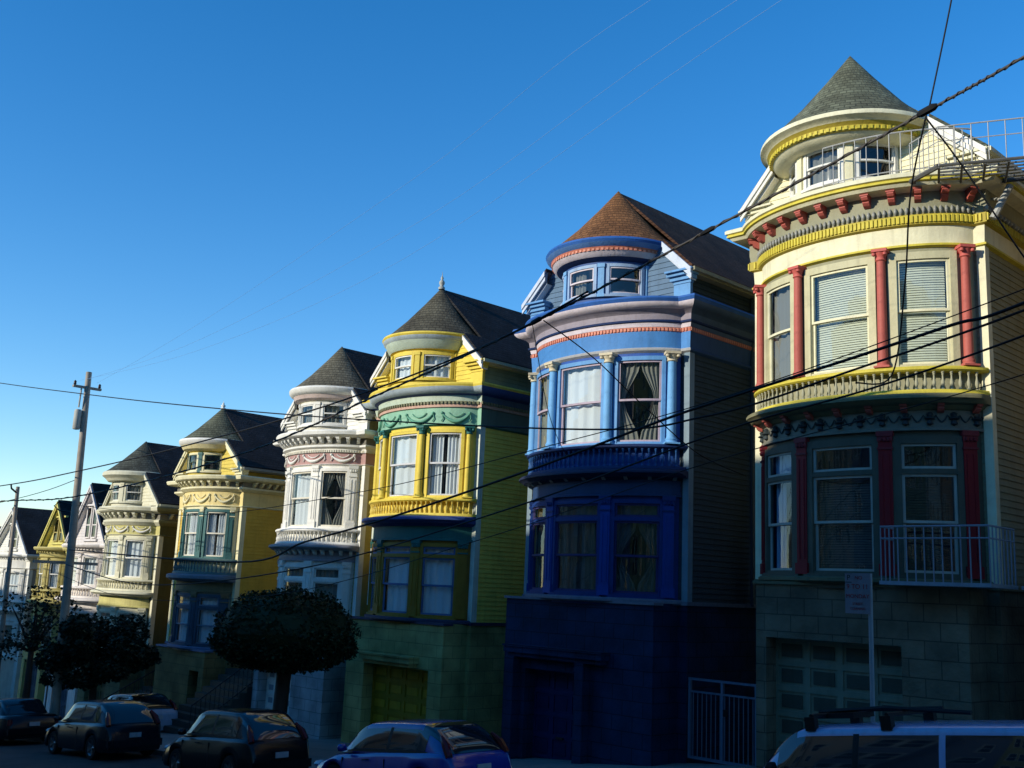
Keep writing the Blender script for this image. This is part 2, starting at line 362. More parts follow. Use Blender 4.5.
def house(S):
    ax, a, b, tx = S['ax'], S['a'], S['b'], S['tx']; xr, xl = S['xr'], S.get('xl', 2*S['ax']-S['xr']); yw = S.get('yw', YW); yc = yw+.4; Y2 = yw+S.get('depth', 12)
    gb = min(gz(xl), gz(xr))-.3; C = S['C']; L = S['L']
    root = thing(S['name'], (tx, yc, gz(ax)), S['label'], 'house', 'Victorian rowhouses stepping down the hill')
    A = Arc(ax, yc, a, b)
    def tj(off): return math.acos(min(1, (.4+off)/(b+off)))
    def arcpath(off, n=40):
        t = tj(off); return [A.pt(-t+2*t*i/n, off) for i in range(n+1)]
    def wrap(off): return [(xl-off, Y2), (xl-off, yw-off)]+arcpath(off)+[(xr+off, yw-off), (xr+off, Y2)]
    TE = tj(0)-.001
    # ---- main walls (lap siding modelled board by board)
    zg = S['gut']; ztop1 = S['bands'][-1][1]          # bottom of the entablature
    base_top = L['base']
    wl = MB(); wu = MB()
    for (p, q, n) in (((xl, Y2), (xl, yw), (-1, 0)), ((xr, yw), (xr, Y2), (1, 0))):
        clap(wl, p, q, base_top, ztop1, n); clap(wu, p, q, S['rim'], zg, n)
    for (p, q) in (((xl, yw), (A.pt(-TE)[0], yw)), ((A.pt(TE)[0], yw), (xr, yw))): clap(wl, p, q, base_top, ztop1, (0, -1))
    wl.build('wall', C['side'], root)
    if zg > S['rim']+.05: wu.build('upper_wall', C.get('uside', C['side']), root)
    fw = MB(); fw.quad((A.pt(TE)[0]-.02, yw+.002, base_top), (xl, yw+.002, base_top), (xl, yw+.002, zg), (A.pt(TE)[0]-.02, yw+.002, zg))
    if S.get('strip'):
        pass
    # corner boards
    w_ = .14
    for x, s in ((xr, 1), (xl, -1)):      # L-shaped board round each front corner
        cbd = MB(); xo, xi, xs = x+s*.03, x-s*w_, x+s*.002; pl_ = [(xi, yw-.03), (xo, yw-.03), (xo, yw+.16), (xs, yw+.16), (xs, yw+.002), (xi, yw+.002)]
        cbd.add([(u, v, base_top) for u, v in pl_]+[(u, v, ztop1+.01) for u, v in pl_], [(0, 1, 7, 6), (1, 2, 8, 7), (2, 3, 9, 8), (3, 4, 10, 9), (4, 5, 11, 10), (5, 0, 6, 11)])
        cbd.build('corner_board', C['corner'], root)
    bk = MB(); bk.quad((xr, Y2, gb), (xl, Y2, gb), (xl, Y2, zg), (xr, Y2, zg)); bk.build('rear_wall', C['side'], root)
    # dark panel behind the bay windows, its colour standing for unlit rooms
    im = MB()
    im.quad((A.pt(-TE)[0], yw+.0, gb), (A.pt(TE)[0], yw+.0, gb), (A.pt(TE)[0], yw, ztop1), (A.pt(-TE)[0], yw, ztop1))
    im.build('dark_room_panel', paint('dark interior', (.035, .03, .028), .9, .2, 2, 0), root)
    # ---- entablature bands
    for nm, prof, m in S['profiles']:
        so_ = S.get('side_shade', {}); m2 = so_.get(m.name, m)  # side walls may take darker band copies, shade put into the colour
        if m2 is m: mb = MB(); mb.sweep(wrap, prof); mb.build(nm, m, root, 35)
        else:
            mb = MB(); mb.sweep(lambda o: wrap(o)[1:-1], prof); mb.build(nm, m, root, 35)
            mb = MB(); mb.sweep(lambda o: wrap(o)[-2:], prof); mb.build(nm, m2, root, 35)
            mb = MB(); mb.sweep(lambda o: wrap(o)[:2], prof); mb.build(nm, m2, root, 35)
    dk = MB(); dk.plate(wrap(S['rimoff']), S['rim']-.004); dk.build('balcony_deck', paint('deck roofing', (.12, .12, .12), .9), root)
    uc = MB(); uc.plate(arcpath(0), S['bands'][-1][1]+.005); uc.plate(arcpath(0), L['wb']-.05); uc.plate(arcpath(0), L['w1t']+.01); uc.plate(arcpath(0), L['w1b']-.04)
    uc.build('bay_floor', paint('dark boards', (.08, .07, .06), .9), root)
    # dentils, leaf mouldings
    for (nm, z0, z1, off, d, w, step, m) in S.get('dentils', []):
        mb = MB()
        for t in A.ts(-tj(off), tj(off), step): k = w/2/A.speed(t); A.box(mb, t-k, t+k, off-.01, off+d, z0, z1, 1)
        A.box(mb, -tj(off), tj(off), off-.012, off+.004, z0, z1); mb.build(nm, m, root)
        for s, x in ((1, xr), (-1, xl)):
            mb = MB(); yy = yw-off
            while yy < Y2-.5 and yy < yw+9: x0, x1 = sorted((x+s*(off-.01), x+s*(off+d))); mb.box(x0, x1, yy, yy+w, z0, z1); yy += step
            xx = A.pt(tj(off), off)[0]+.05 if s > 0 else xl+.02; e = xr if s > 0 else A.pt(-tj(off), off)[0]-.05
            while xx < e: mb.box(xx, xx+w, yw-off-d, yw-off+.01, z0, z1); xx += step
            mb.box(*sorted((x+s*(off-.012), x+s*(off+.004))), yw-off, yw+9, z0, z1)
            mb.build(nm, m, root)
    if S.get('leaf'):
        z0, z1, off, m = S['leaf']; mb = MB()
        for t in A.ts(-tj(off), tj(off), .1):
            x, y = A.pt(t, off); n = A.nrm(t)
            for u in range(2):
                r = .03-.01*u; zc = (z0+z1)/2
                mb.lathe(x+n.x*.02, y+n.y*.02, [(0, z0), (r, z0+.03), (r*1.25, zc), (r*.7, z1-.02), (0, z1)], 8)
        mb.build('leaf_moulding', m, root, 50); mb = MB(); yy = yw-off
        while yy < yw+7: mb.lathe(xr+off+.01, yy, [(0, z0), (.05, z0+.03), (.06, (z0+z1)/2), (0, z1)], 6); yy += .17
        mb.build('leaf_moulding', m, root, 50)
    if S.get('brk'):
        z, off, w, d, h, step, m = S['brk']; me = mesh_only(bracket_mesh(w, d, h), 'bracket', m)
        for t in A.ts(-tj(off)+.05, tj(off)-.05, step):
            x, y = A.pt(t, off); inst(me, 'bracket', root, (x, y, z), A.rz(t))
        if S.get('sidebrk', True):
            for q in range(int(4/step)): inst(me, 'bracket', root, (xr+off, yw+.3+q*step, z), pi/2)
    if S.get('swags'):
        z, drop, off, n, m = S['swags']; ts = [(-TE+.1)+(2*TE-.2)*i/n for i in range(n+1)]
        for i in range(n):
            mb = MB(); ins = (ts[i+1]-ts[i])*.12; p = swag_pts(A, ts[i]+ins, ts[i+1]-ins, z, drop, off)
            mb.tube(p, [.018+.035*sin(pi*k/12) for k in range(13)], 7)
            p2 = swag_pts(A, ts[i]+ins*2.5, ts[i+1]-ins*2.5, z+.02, drop*.5, off); mb.tube(p2, .015, 5)
            for e in (ts[i]+ins, ts[i+1]-ins):
                x, y = A.pt(e, off); mb.lathe(x, y, [(0, z-.05), (.04, z-.02), (.045, z+.03), (0, z+.06)], 8)
                mb.tube([(x, y, z), (A.pt(e+.02, off)[0], A.pt(e+.02, off)[1], z-drop*.6), (A.pt(e-.01, off)[0], A.pt(e-.01, off)[1], z-drop*.95)], .018, 5)
            mb.build('garland', m, root, 60)
    # ---- bay walls, windows, columns
    al, be = S.get('al', R(21.2)), S.get('be', R(63.6)); pw = S.get('pw', .12)
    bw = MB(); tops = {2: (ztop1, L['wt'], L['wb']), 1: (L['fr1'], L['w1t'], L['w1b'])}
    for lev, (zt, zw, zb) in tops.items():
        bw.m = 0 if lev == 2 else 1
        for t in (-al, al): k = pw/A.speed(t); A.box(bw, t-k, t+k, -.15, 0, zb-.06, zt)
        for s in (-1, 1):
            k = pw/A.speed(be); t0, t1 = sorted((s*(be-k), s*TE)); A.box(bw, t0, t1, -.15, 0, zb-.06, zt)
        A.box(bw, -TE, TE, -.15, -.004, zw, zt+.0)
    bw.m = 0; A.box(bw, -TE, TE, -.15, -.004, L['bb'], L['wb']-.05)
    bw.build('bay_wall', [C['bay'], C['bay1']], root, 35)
    gaps = [(-be, -al), (-al, al), (al, be)]
    for lev in (2, 1):
        zt, zw, zb = tops[lev]
        for i, (t0, t1) in enumerate(gaps):
            k0, k1 = pw/A.speed(t0), pw/A.speed(t1)
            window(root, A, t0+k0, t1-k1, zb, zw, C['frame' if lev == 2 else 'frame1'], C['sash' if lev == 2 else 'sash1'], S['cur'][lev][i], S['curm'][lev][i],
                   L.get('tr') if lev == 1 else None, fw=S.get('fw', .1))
    # columns
    h2 = ztop1-(L['wb']-.02)
    if S['col'] == 'round': cm = mesh_only(column_mesh(h2, S.get('cr', .095)), 'column', [C['col'], C['cap']], True); coff = .1
    else: cm = mesh_only(pilaster_mesh(h2, S.get('pwid', .2), .07), 'pilaster', [C['col'], C['cap']]); coff = .0
    for t in (-be, -al, al, be):
        x, y = A.pt(t, coff); inst(cm, 'column' if S['col'] == 'round' else 'pilaster', root, (x, y, L['wb']-.02), A.rz(t))
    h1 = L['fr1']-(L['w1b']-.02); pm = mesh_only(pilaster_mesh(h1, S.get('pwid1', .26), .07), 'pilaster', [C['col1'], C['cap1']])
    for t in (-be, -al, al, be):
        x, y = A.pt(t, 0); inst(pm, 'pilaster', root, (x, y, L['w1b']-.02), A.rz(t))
    # ---- balustrade and the ledge between the storeys
    zs, zbb = L['wb']-.05, L['bb']; BT = tj(.2)
    def bpath(off, n=40):
        t = math.acos(.4/(b+off))-.002; return [(min(max(x, xl-.02), xr+.02), y) for x, y in (A.pt(-t+2*t*i/n, off) for i in range(n+1))]
    mb = MB(); mb.sweep(bpath, [(0, zs+.02), (.2, zs+.02), (.24, zs-.01), (.24, zs-.05), (.2, zs-.08), (.12, zs-.08), (0, zs-.08)], True)
    mb.sweep(bpath, [(0, zbb+.06), (.2, zbb+.05), (.22, zbb), (.22, zbb-.03), (0, zbb-.03)], True)
    bal = mb.build('balustrade', C['rail'], root, 35)
    bm_ = mesh_only(baluster_mesh(zs-.08-zbb-.05), 'baluster', C['balu'], True)
    for t in A.ts(-BT+.02, BT-.02, S.get('bstep', .15)):
        x, y = A.pt(t, .155); inst(bm_, 'baluster', bal, (x, y, zbb+.05), 0)
    zl, zf0, zf1 = L['ledge'], L['fr0'], L['fr1']
    mb = MB(); mb.sweep(bpath, [(0, zbb-.018), (.2, zbb-.02), (.4, zbb-.06), (.43, zbb-.1), (.43, zl), (.36, zl-.03), (.3, zl-.08), (.14, (zl+zf0)/2), (.1, zf0+.04), (0, zf0)], True)
    mb.build('ledge', C['ledge'], root, 35)
    if S.get('brk1'):
        w, d, h, step, m = S['brk1']; me = mesh_only(bracket_mesh(w, d, h), 'bracket', m)
        for t in A.ts(-tj(.05)+.08, tj(.05)-.08, step): x, y = A.pt(t, .06); inst(me, 'bracket', root, (x, y, zl-.04), A.rz(t))
    mb = MB(); mb.sweep(bpath, [(.0, zf0+.02), (.03, zf0), (.035, zf1+.06), (.08, zf1+.04), (.08, zf1), (0, zf1)], True); mb.build('lower_frieze', C['fr1'], root, 35)
    if S.get('scroll'):
        m = S['scroll']; mb = MB(); zc = (zf0+zf1+.06)/2
        for t in A.ts(-TE+.08, TE-.08, .42):
            x, y = A.pt(t, .05)
            mb.lathe(x, y, [(0, zc-.14), (.07, zc-.1), (.05, zc-.03), (.11, zc), (.05, zc+.04), (.07, zc+.1), (0, zc+.14)], 8)
            for s in (-1, 1):
                k = 1/A.speed(t); pts = [(*A.pt(t+s*k*(.06+.05*j), .05), zc+.07*sin(j*1.7)) for j in range(4)]; mb.tube(pts, .014, 5)
        mb.build('frieze_ornament', m, root, 50)
    # sill of the ground-floor base
    zb0 = L['w1b']-.06; 
    mb = MB(); mb.sweep(bpath, [(0, zb0), (.1, zb0), (.15, zb0-.03), (.15, zb0-.09), (.08, zb0-.13), (0.02, L['base']-.02), (0, L['base']-.02)], True)
    mb.build('sill_moulding', C['sill'], root, 35)
    mb = MB(); A.box(mb, -TE, TE, -.15, -.006, L['base']-.1, L['w1b']-.02); mb.build('sill_wall', C['bay1'], root, 35)
    # ---- masonry base with garage
    yb = yc-b+.08; xb0, xb1 = S.get('bx0', A.pt(-TE, 0)[0]), A.pt(TE, 0)[0]-.0; zt = L['base']-.02
    g0, g1, gt = S['garage']; mb = MB()
    def wallx(x0, x1, z0, z1, y): mb.quad((x0, y, z0), (x1, y, z0), (x1, y, z1), (x0, y, z1))
    wallx(xb0, g0, gb, zt, yb); wallx(g1, xb1, gb, zt, yb); wallx(g0, g1, gt, zt, yb)
    mb.quad((xb1, yb, gb), (xb1, yw, gb), (xb1, yw, zt), (xb1, yb, zt)); mb.quad((xb0, yw, gb), (xb0, yb, gb), (xb0, yb, zt), (xb0, yw, zt))
    mb.quad((g0, yb, gb), (g0, yb+.45, gb), (g0, yb+.45, gt), (g0, yb, gt)); mb.quad((g1, yb+.45, gb), (g1, yb, gb), (g1, yb, gt), (g1, yb+.45, gt)); mb.quad((g0, yb, gt), (g0, yb+.45, gt), (g1, yb+.45, gt), (g1, yb, gt))
    wallx(xb1, xr+.02, gb, zt, yw-.02); wallx(xl-.02, xb0, gb, zt, yw-.02)
    for x, s in ((xr+.02, 1), (xl-.02, -1)):
        mb.quad((x, yw-.02, gb), (x, Y2, gb), (x, Y2, zt), (x, yw-.02, zt))
    mb.plate([(xb0, yw), (xb0, yb), (xb1, yb), (xb1, yw)], zt)
    mb.plate([(xb0-.04, yw), (xb0-.04, yb-.04), (xb1+.04, yb-.04), (xb1+.04, yw)], zt+.01) if False else None
    base = mb.build('base_wall', C['base'], root)
    cap = MB(); cap.box(xl-.05, xr+.05, yw-.06, yw, zt-.02, zt+.07); cap.box(xr+.001, xr+.06, yw+.001, Y2, zt-.02, zt+.07); cap.box(xb0-.05, xb1+.05, yb-.05, yb+.3, zt-.04, zt+.02)
    cap.build('water_table', C['sill'], root)
    # garage door
    gd = MB(); nc, nr = S.get('gn', (4, 5)); yd = yb+.4; gzb = gz((g0+g1)/2)+.1; W = (g1-g0)/nc; Hh = (gt-gzb)/nr
    gd.box(g0, g1, yd, yd+.05, gb, gt)
    for i in range(nc+1): x = g0+i*W; gd.box(max(g0, x-.06), min(g1, x+.06), yd-.03, yd, gzb, gt-.003)
    for j in range(nr+1):
        z = gzb+j*Hh
        for i in range(nc): gd.box(g0+i*W+.06, g0+(i+1)*W-.06, yd-.028, yd, max(gzb, z-.06), min(gt-.004, z+.06))
    gd.m = 1
    for i in range(nc):
        for j in range(nr): gd.box(g0+i*W+.13, g0+(i+1)*W-.13, yd-.018, yd, gzb+j*Hh+.12, gzb+(j+1)*Hh-.12)
    gdo = gd.build('garage_door', [C['gdoor'], C['gpanel']], root)
    hd = MB(); xm = (g0+g1)/2; hd.box(xm-.12, xm+.12, yd-.07, yd-.031, gzb+.5, gzb+.55); hd.build('handle', paint('iron', (.05, .05, .05), .5, metal=.6), gdo)
    if S.get('canopy'):
        c0, c1, cz, cd_ = S['canopy']; mb = MB(); mb.box(c0, c1, yb-cd_, yb-.002, cz-.14, cz); mb.box(c0+.08, c1-.08, yb-cd_+.08, yb-.003, cz-.24, cz-.141); mb.box(c0-.03, c1+.03, yb-cd_-.03, yb-.002, cz+.002, cz+.05)
        if S.get('canopypost'):
            mb.box(c0+.02, c0+.32, yb-cd_+.05, yb-.004, gb, cz-.241); mb.box(g1+.03, g1+.3, yb-cd_+.05, yb-.004, gb, cz-.241)
        mb.build('garage_canopy', C['base'], root)
    # ---- roof
    zp, ze = S['apex'], zg; yf = yw-.28; oh = .25; tur = S.get('turret', True); T = .09
    ds = (S.get('ridge', zp)-S['ev']+.0)/(S.get('ridge', zp)-ze) if tur else 0; yb2 = yc+.03
    for s in (1, -1):
        xe = xr+oh if s > 0 else xl-oh; zee = zp-(zp-ze)*(abs(xe-tx)/(abs((xr if s > 0 else xl)-tx)+.0001)) if False else ze-.08
        zq = S.get('ridge', zp)
        def at(d, y, dz=0): return (tx+(xe-tx)*d, y, zq+(zee-zq)*d+dz)
        mb = MB()
        def slab(d0, d1, yA): mb.add([at(d0, yA), at(d1, yA), at(d1, Y2), at(d0, Y2), at(d0, yA, -T), at(d1, yA, -T), at(d1, Y2, -T), at(d0, Y2, -T)], [(0, 1, 2, 3), (7, 6, 5, 4), (0, 4, 5, 1), (1, 5, 6, 2), (2, 6, 7, 3), (3, 7, 4, 0)])
        if tur: slab(0, ds, yb2)
        slab(ds, 1, yf)
        mb.build('roof', S['roofm'], root)
        bb = MB()
        def bar(d0, d1, hw, yA, yB): bb.add([at(d0, yA, -T), at(d1, yA, -T), at(d1, yA, -T-hw), at(d0, yA, -T-hw), at(d0, yB, -T), at(d1, yB, -T), at(d1, yB, -T-hw), at(d0, yB, -T-hw)], [(0, 1, 2, 3), (7, 6, 5, 4), (3, 2, 6, 7), (1, 5, 6, 2), (0, 4, 5, 1)])
        bar(ds, 1, .26, yf-.035, yf+.01); bar(ds, 1, .14, yf-.07, yf-.036); bar(ds, .97, .34, yf+.06, yw)
        bb.build('bargeboard', C['barge'], root)
        gu = MB(); gu.box(*sorted((xe-s*.02, xe+s*.08)), yf, Y2, zee-T-.06, zee-T+.03); gu.box(*sorted((xe-s*.02, xr-.0 if s > 0 else xl)), yf+.02, Y2, zee-T-.1, zee-T-.061)
        gu.build('gutter', C['gut'], root)
        # eave return (little pediment shelf)
        rx0, rx1 = (xr-.55, xr+.24) if s > 0 else (xl-.24, xl+.55); rr = MB()
        rr.box(rx0, rx1, yw-.26, yw, ze-.28, ze-.2); rr.box(rx0+.05, rx1-.05, yw-.18, yw, ze-.38, ze-.281); rr.box(rx0+.12, rx1-.14, yw-.12, yw, ze-.46, ze-.381); rr.box(rx0-.0, rx1+.03, yw-.34, yw, ze-.199, ze-.15)
        if ze-.461 > S['rim']+.1: rr.box(rx0+.12, rx1-.17, yw-.1, yw-.003, S['rim'], ze-.461)
        rr.build('eave_return', C['ret'], root)
    gm = MB(); ztop_ = (S['ev']-.02) if tur else zp-.15; k = max(4, int((ztop_-S['rim'])/.13)); h = (ztop_-S['rim'])/k
    def ext(z, side):
        X = (xr if side > 0 else xl)
        if z <= ze-.1: return X
        zq = S.get('ridge', zp); return tx+(X+side*oh-tx)*max(0, (zq-.12-z)/(zq-ze+.08))
    for i in range(k):
        za, zb_ = S['rim']+i*h, S['rim']+(i+1)*h
        gm.add([(ext(za, -1), yw-.018, za), (ext(za, 1), yw-.018, za), (ext(zb_, 1), yw, zb_), (ext(zb_, -1), yw, zb_), (ext(za, -1), yw, za), (ext(za, 1), yw, za)], [(0, 1, 2, 3), (4, 5, 1, 0)])
    gm.build('gable_wall', C['gable'], root)
    gr = MB(); gr.add([(xl, Y2, ze), (xr, Y2, ze), (tx, Y2, S.get('ridge', zp)-.1)], [(0, 1, 2)]); gr.build('rear_gable', C['side'], root)
    # ---- turret
    if S.get('turret', True):
        ty = yc; zev = S['ev']; re = S.get('re', 1.9); rd = S.get('rd', 1.33); dt = S['dt']; T = Arc(tx, ty, rd, rd)
        mb = MB(); n = 56; prof = [(0.001, zp+.04), (re*.3, zp-(zp-zev)*.33+.02), (re*.62, zp-(zp-zev)*.66), (re*.9, zev+(zp-zev)*.085), (re+.02, zev), (re+.02, zev-.05), (re-.1, zev-.05)]
        mb.lathe(tx, ty, prof, n); mb.build('turret_roof', S['conem'], root, 30)
        for nm, pr, m in S['tprof']:
            mb = MB(); mb.lathe(tx, ty, [(re+o, z) for o, z in pr], n); mb.build(nm, m, root, 35)
        for (z0, z1, o, m) in S.get('tdent', []):
            mb = MB(); TT = Arc(tx, ty, re+o, re+o)
            for i in range(90): t = -pi+2*pi*i/90; kk = R(1.1); TT.box(mb, t-kk, t+kk, -.01, .025, z0, z1, 1)
            TT.box(mb, -pi, pi-.001, -.02, .004, z0, z1, 72); mb.build('turret_dentils', m, root)
        zr = S['rim']; wz0 = S.get('twz', zr+.25); mb = MB(); pa = [R(-75), R(-25), R(25), R(75)]
        T.box(mb, -pi/2-.3, pi/2+.3, -.1, 0, zr-.01, wz0); T.box(mb, -pi/2-.3, pi/2+.3, -.1, 0, dt-.02, zev-.05)
        for t in pa: T.box(mb, t-R(5), t+R(5), -.1, .0, wz0, dt-.02)
        for s in (-1, 1): T.box(mb, *sorted((s*R(80), s*(pi/2+.3))), -.1, 0, wz0, dt-.02)
        mb.build('turret_wall', C['twall'], root, 35)
        pm = MB(); hh = dt-.02-wz0
        pm.box(-.08, .08, -.05, .02, 0, hh); pm.box(-.1, .1, -.07, .02, hh-.1, hh); pm.box(-.1, .1, -.07, .02, 0, .08)
        pme = mesh_only(pm, 'turret_pilaster', C['tpil'])
        for t in pa: x, y = T.pt(t, 0); inst(pme, 'turret_pilaster', root, (x, y, wz0), T.rz(t))
        for i in range(3): window(root, T, pa[i]+R(5), pa[i+1]-R(5), wz0+.06, dt-.02, C['tframe'], C['tsash'], S['tcur'][i], S['tcurm'], None, fw=.08, sw=.04, proud=.03)
        im = MB(); im.quad((tx-rd*.94, yw-.03, zr), (tx+rd*.94, yw-.03, zr), (tx+rd*.94, yw-.03, dt), (tx-rd*.94, yw-.03, dt)); im.build('dark_room_panel', MATS['dark interior'], root)  # dark panel whose colour stands for the unlit turret room
        im = MB(); im.lathe(tx, ty, [(0.01, dt-.021), (rd-.02, dt-.021)], 32); im.build('turret_ceiling', MATS['dark boards'], root)
        if S.get('finial'):
            mb = MB(); z = zp-.02; q = S['finial']; mb.lathe(tx, ty, [(.1, z), (.11, z+.1*q), (.05, z+.2*q), (.09, z+.32*q), (.09, z+.42*q), (.03, z+.55*q), (.05, z+.62*q), (.015, z+.75*q), (.002, z+q)], 12); mb.build('finial', C['fin'], root, True)
    else:
        # gable front: pair of narrow windows under a hood with raised trim
        zr = S['rim']; zt_ = zr+(zp-zr)*.62; wv = .55
        for s in (-1, 1):
            f = MB(); x0, x1 = sorted((tx+s*.08, tx+s*(.08+wv))); y = yw-.05
            f.box(x0, x0+.07, y-.03, y+.03, zr+.3, zt_); f.box(x1-.07, x1, y-.03, y+.03, zr+.3, zt_); f.box(x0+.07, x1-.07, y-.028, y+.03, zt_-.07, zt_); f.box(x0+.07, x1-.07, y-.05, y+.03, zr+.3, zr+.36); f.box(x0+.07, x1-.07, y-.02, y+.03, (zr+zt_)/2, (zr+zt_)/2+.05)
            W = f.build('window', C['frame'], root)
            g = MB(); g.quad((x0+.05, y+.0, zr+.33), (x1-.05, y+.0, zr+.33), (x1-.05, y+.0, zt_-.03), (x0+.05, y+.0, zt_-.03)); g.build('pane', glassmat('dark glass', (.1, .1, .11)), W)
            g = MB(); g.quad((x0+.04, y+.02, zr+.33), (x1-.04, y+.02, zr+.33), (x1-.04, y+.02, zt_-.03), (x0+.04, y+.02, zt_-.03)); g.build('curtain', MATS['dark interior'], W)  # dark backing sheet, the unlit room as colour rather than cloth
        h = MB(); h.box(tx-.85, tx+.85, yw-.16, yw-.02, zt_+.02, zt_+.1); h.box(tx-.75, tx+.75, yw-.1, yw-.02, zr+.16, zr+.26); h.build('window_hood', C['barge'], root)
    # drainpipe on the side wall
    dp = MB(); dp.tube([(xr+.07, yw+2.6, zg-.2), (xr+.07, yw+2.6, L['base'])], .045, 8); dp.build('drainpipe', C['side'], root)
    return root, A, tj
def s2l(c): return tuple(((v/255)/12.92 if v/255 <= .04045 else ((v/255+.055)/1.055)**2.4) for v in c)
def P(name, rgb, **k): return paint(name, s2l(rgb), **k)
# ------------------------------------------------------------------ the houses
cream = P('cream paint', (228, 222, 186), dirt=.16); yel = P('yellow trim', (208, 192, 70)); greyg = P('grey green paint', (150, 148, 120), dirt=.1)
red = P('red column paint', (180, 92, 80)); dred = P('dark red paint', (140, 22, 30)); silver = P('silver leaf paint', (150, 150, 140), rough=.4)
white = P('white paint', (228, 226, 216), dirt=.1); offw = P('off white paint', (222, 216, 196), dirt=.15)
iron = P('black iron', (22, 22, 24), rough=.5); wiron = P('white iron', (168, 168, 164), rough=.5)
stone1 = brickmat('grey stone blocks', s2l((130, 118, 98)), s2l((116, 106, 90)), s2l((90, 82, 70)), .62, .34, 'wall', .012, .9, .8)
c_blind = cloth('blind fabric', s2l((238, 236, 208))); c_white = cloth('white curtain', s2l((244, 244, 242))); c_grey = cloth('grey curtain', s2l((150, 146, 134))); c_dark = cloth('dark curtain', s2l((95, 92, 84))); c_blue = cloth('pale blue curtain', s2l((150, 175, 200)))
def shing(n, c, mode, r=1.6):
    c1 = s2l(c); return brickmat(n, c1, tuple(v*.62 for v in c1), tuple(v*.4 for v in c1), .2, .1, mode, .012, .95, .7, r)
HS = []
# H1 : cream with red columns
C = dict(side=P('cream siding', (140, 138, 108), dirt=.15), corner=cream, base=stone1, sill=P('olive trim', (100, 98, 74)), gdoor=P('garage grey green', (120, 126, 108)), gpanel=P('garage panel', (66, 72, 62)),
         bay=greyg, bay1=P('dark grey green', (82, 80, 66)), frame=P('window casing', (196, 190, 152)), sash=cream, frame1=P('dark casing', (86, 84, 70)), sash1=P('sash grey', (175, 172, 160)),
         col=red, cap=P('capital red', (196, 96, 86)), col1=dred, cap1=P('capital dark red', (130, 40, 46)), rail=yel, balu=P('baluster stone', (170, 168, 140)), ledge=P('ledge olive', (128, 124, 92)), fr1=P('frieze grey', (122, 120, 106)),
         gut=cream, barge=white, ret=cream, gable=cream, twall=cream, tpil=cream, tframe=white, tsash=white, fin=cream)
h = dict(name='victorian_house', label='cream rowhouse with red columns and brackets, the nearest and tallest of the row', ax=-10.58, a=2.5, b=1.4, bx0=-12.62, tx=-10.95, xr=-7.98, gut=9.15, rim=8.5, rimoff=.5, apex=12.33, ridge=11.9, C=C,
  L=dict(base=.42, w1b=.6, w1t=3.27, tr=2.58, fr1=3.37, fr0=3.76, ledge=3.95, bb=4.1, wb=4.64, wt=6.98), bands=[(0, 7.06)],
  profiles=[('cornice', [(.3, 8.5), (.5, 8.5), (.53, 8.47), (.53, 8.4), (.48, 8.38)], cream), ('cornice_trim', [(.48, 8.38), (.5, 8.35), (.5, 8.32), (.45, 8.3)], yel), ('cornice_soffit', [(.45, 8.3), (.4, 8.24), (.2, 8.22), (.14, 8.2)], cream),
            ('frieze', [(.14, 8.2), (.12, 8.18), (.12, 7.9), (.1, 7.74)], greyg), ('dentil_band', [(.1, 7.745), (.125, 7.73), (.125, 7.53), (.05, 7.5)], P('deep yellow', (178, 160, 56))), ('frieze', [(.05, 7.5), (.03, 7.14)], cream), ('moulding', [(.03, 7.15), (.08, 7.13), (.08, 7.09), (.0, 7.06)], yel)],
  dentils=[('dentils', 7.56, 7.71, .125, .035, .04, .08, yel)], leaf=(7.74, 7.9, .12, silver), brk=(8.2, .12, .13, .24, .22, .46, red), sidebrk=False, brk1=(.12, .2, .2, .62, red), scroll=P('frieze scroll', (52, 62, 64)),
  cur={2: ['sheer', 'blind', 'blind'], 1: ['one', 'blind', 'blind']}, curm={2: [c_grey, c_blind, c_blind], 1: [c_blue, c_dark, cloth('very dark blind', s2l((40, 38, 40)))]}, fw=.15,
  col='round', garage=(-12.38, -9.46, -.72), gn=(4, 5), roofm=shing('green shingles', (96, 102, 86), 'roof'), conem=shing('green cone shingles', (122, 126, 104), 'cone', 1.5), ev=10.12, re=1.93, dt=9.72, rd=1.35, twz=8.75,
  tprof=[('turret_cornice', [(.06, 10.12), (.08, 10.08), (.08, 10.02), (.02, 9.99), (-.04, 9.96), (-.07, 9.93)], cream), ('turret_trim', [(-.07, 9.93), (-.1, 9.9), (-.13, 9.86)], P('gold trim', (176, 156, 60))), ('turret_dentil_band', [(-.13, 9.86), (-.14, 9.76), (-.2, 9.75)], P('deep yellow', (178, 160, 56))),
         ('turret_soffit', [(-.2, 9.75), (-.26, 9.68), (-.42, 9.62), (-.55, 9.62), (-.56, 9.66)], cream)], tdent=[(9.77, 9.85, -.14, yel)], tcur=['sheer', 'sheer', None], tcurm=c_grey)
HS.append(h)
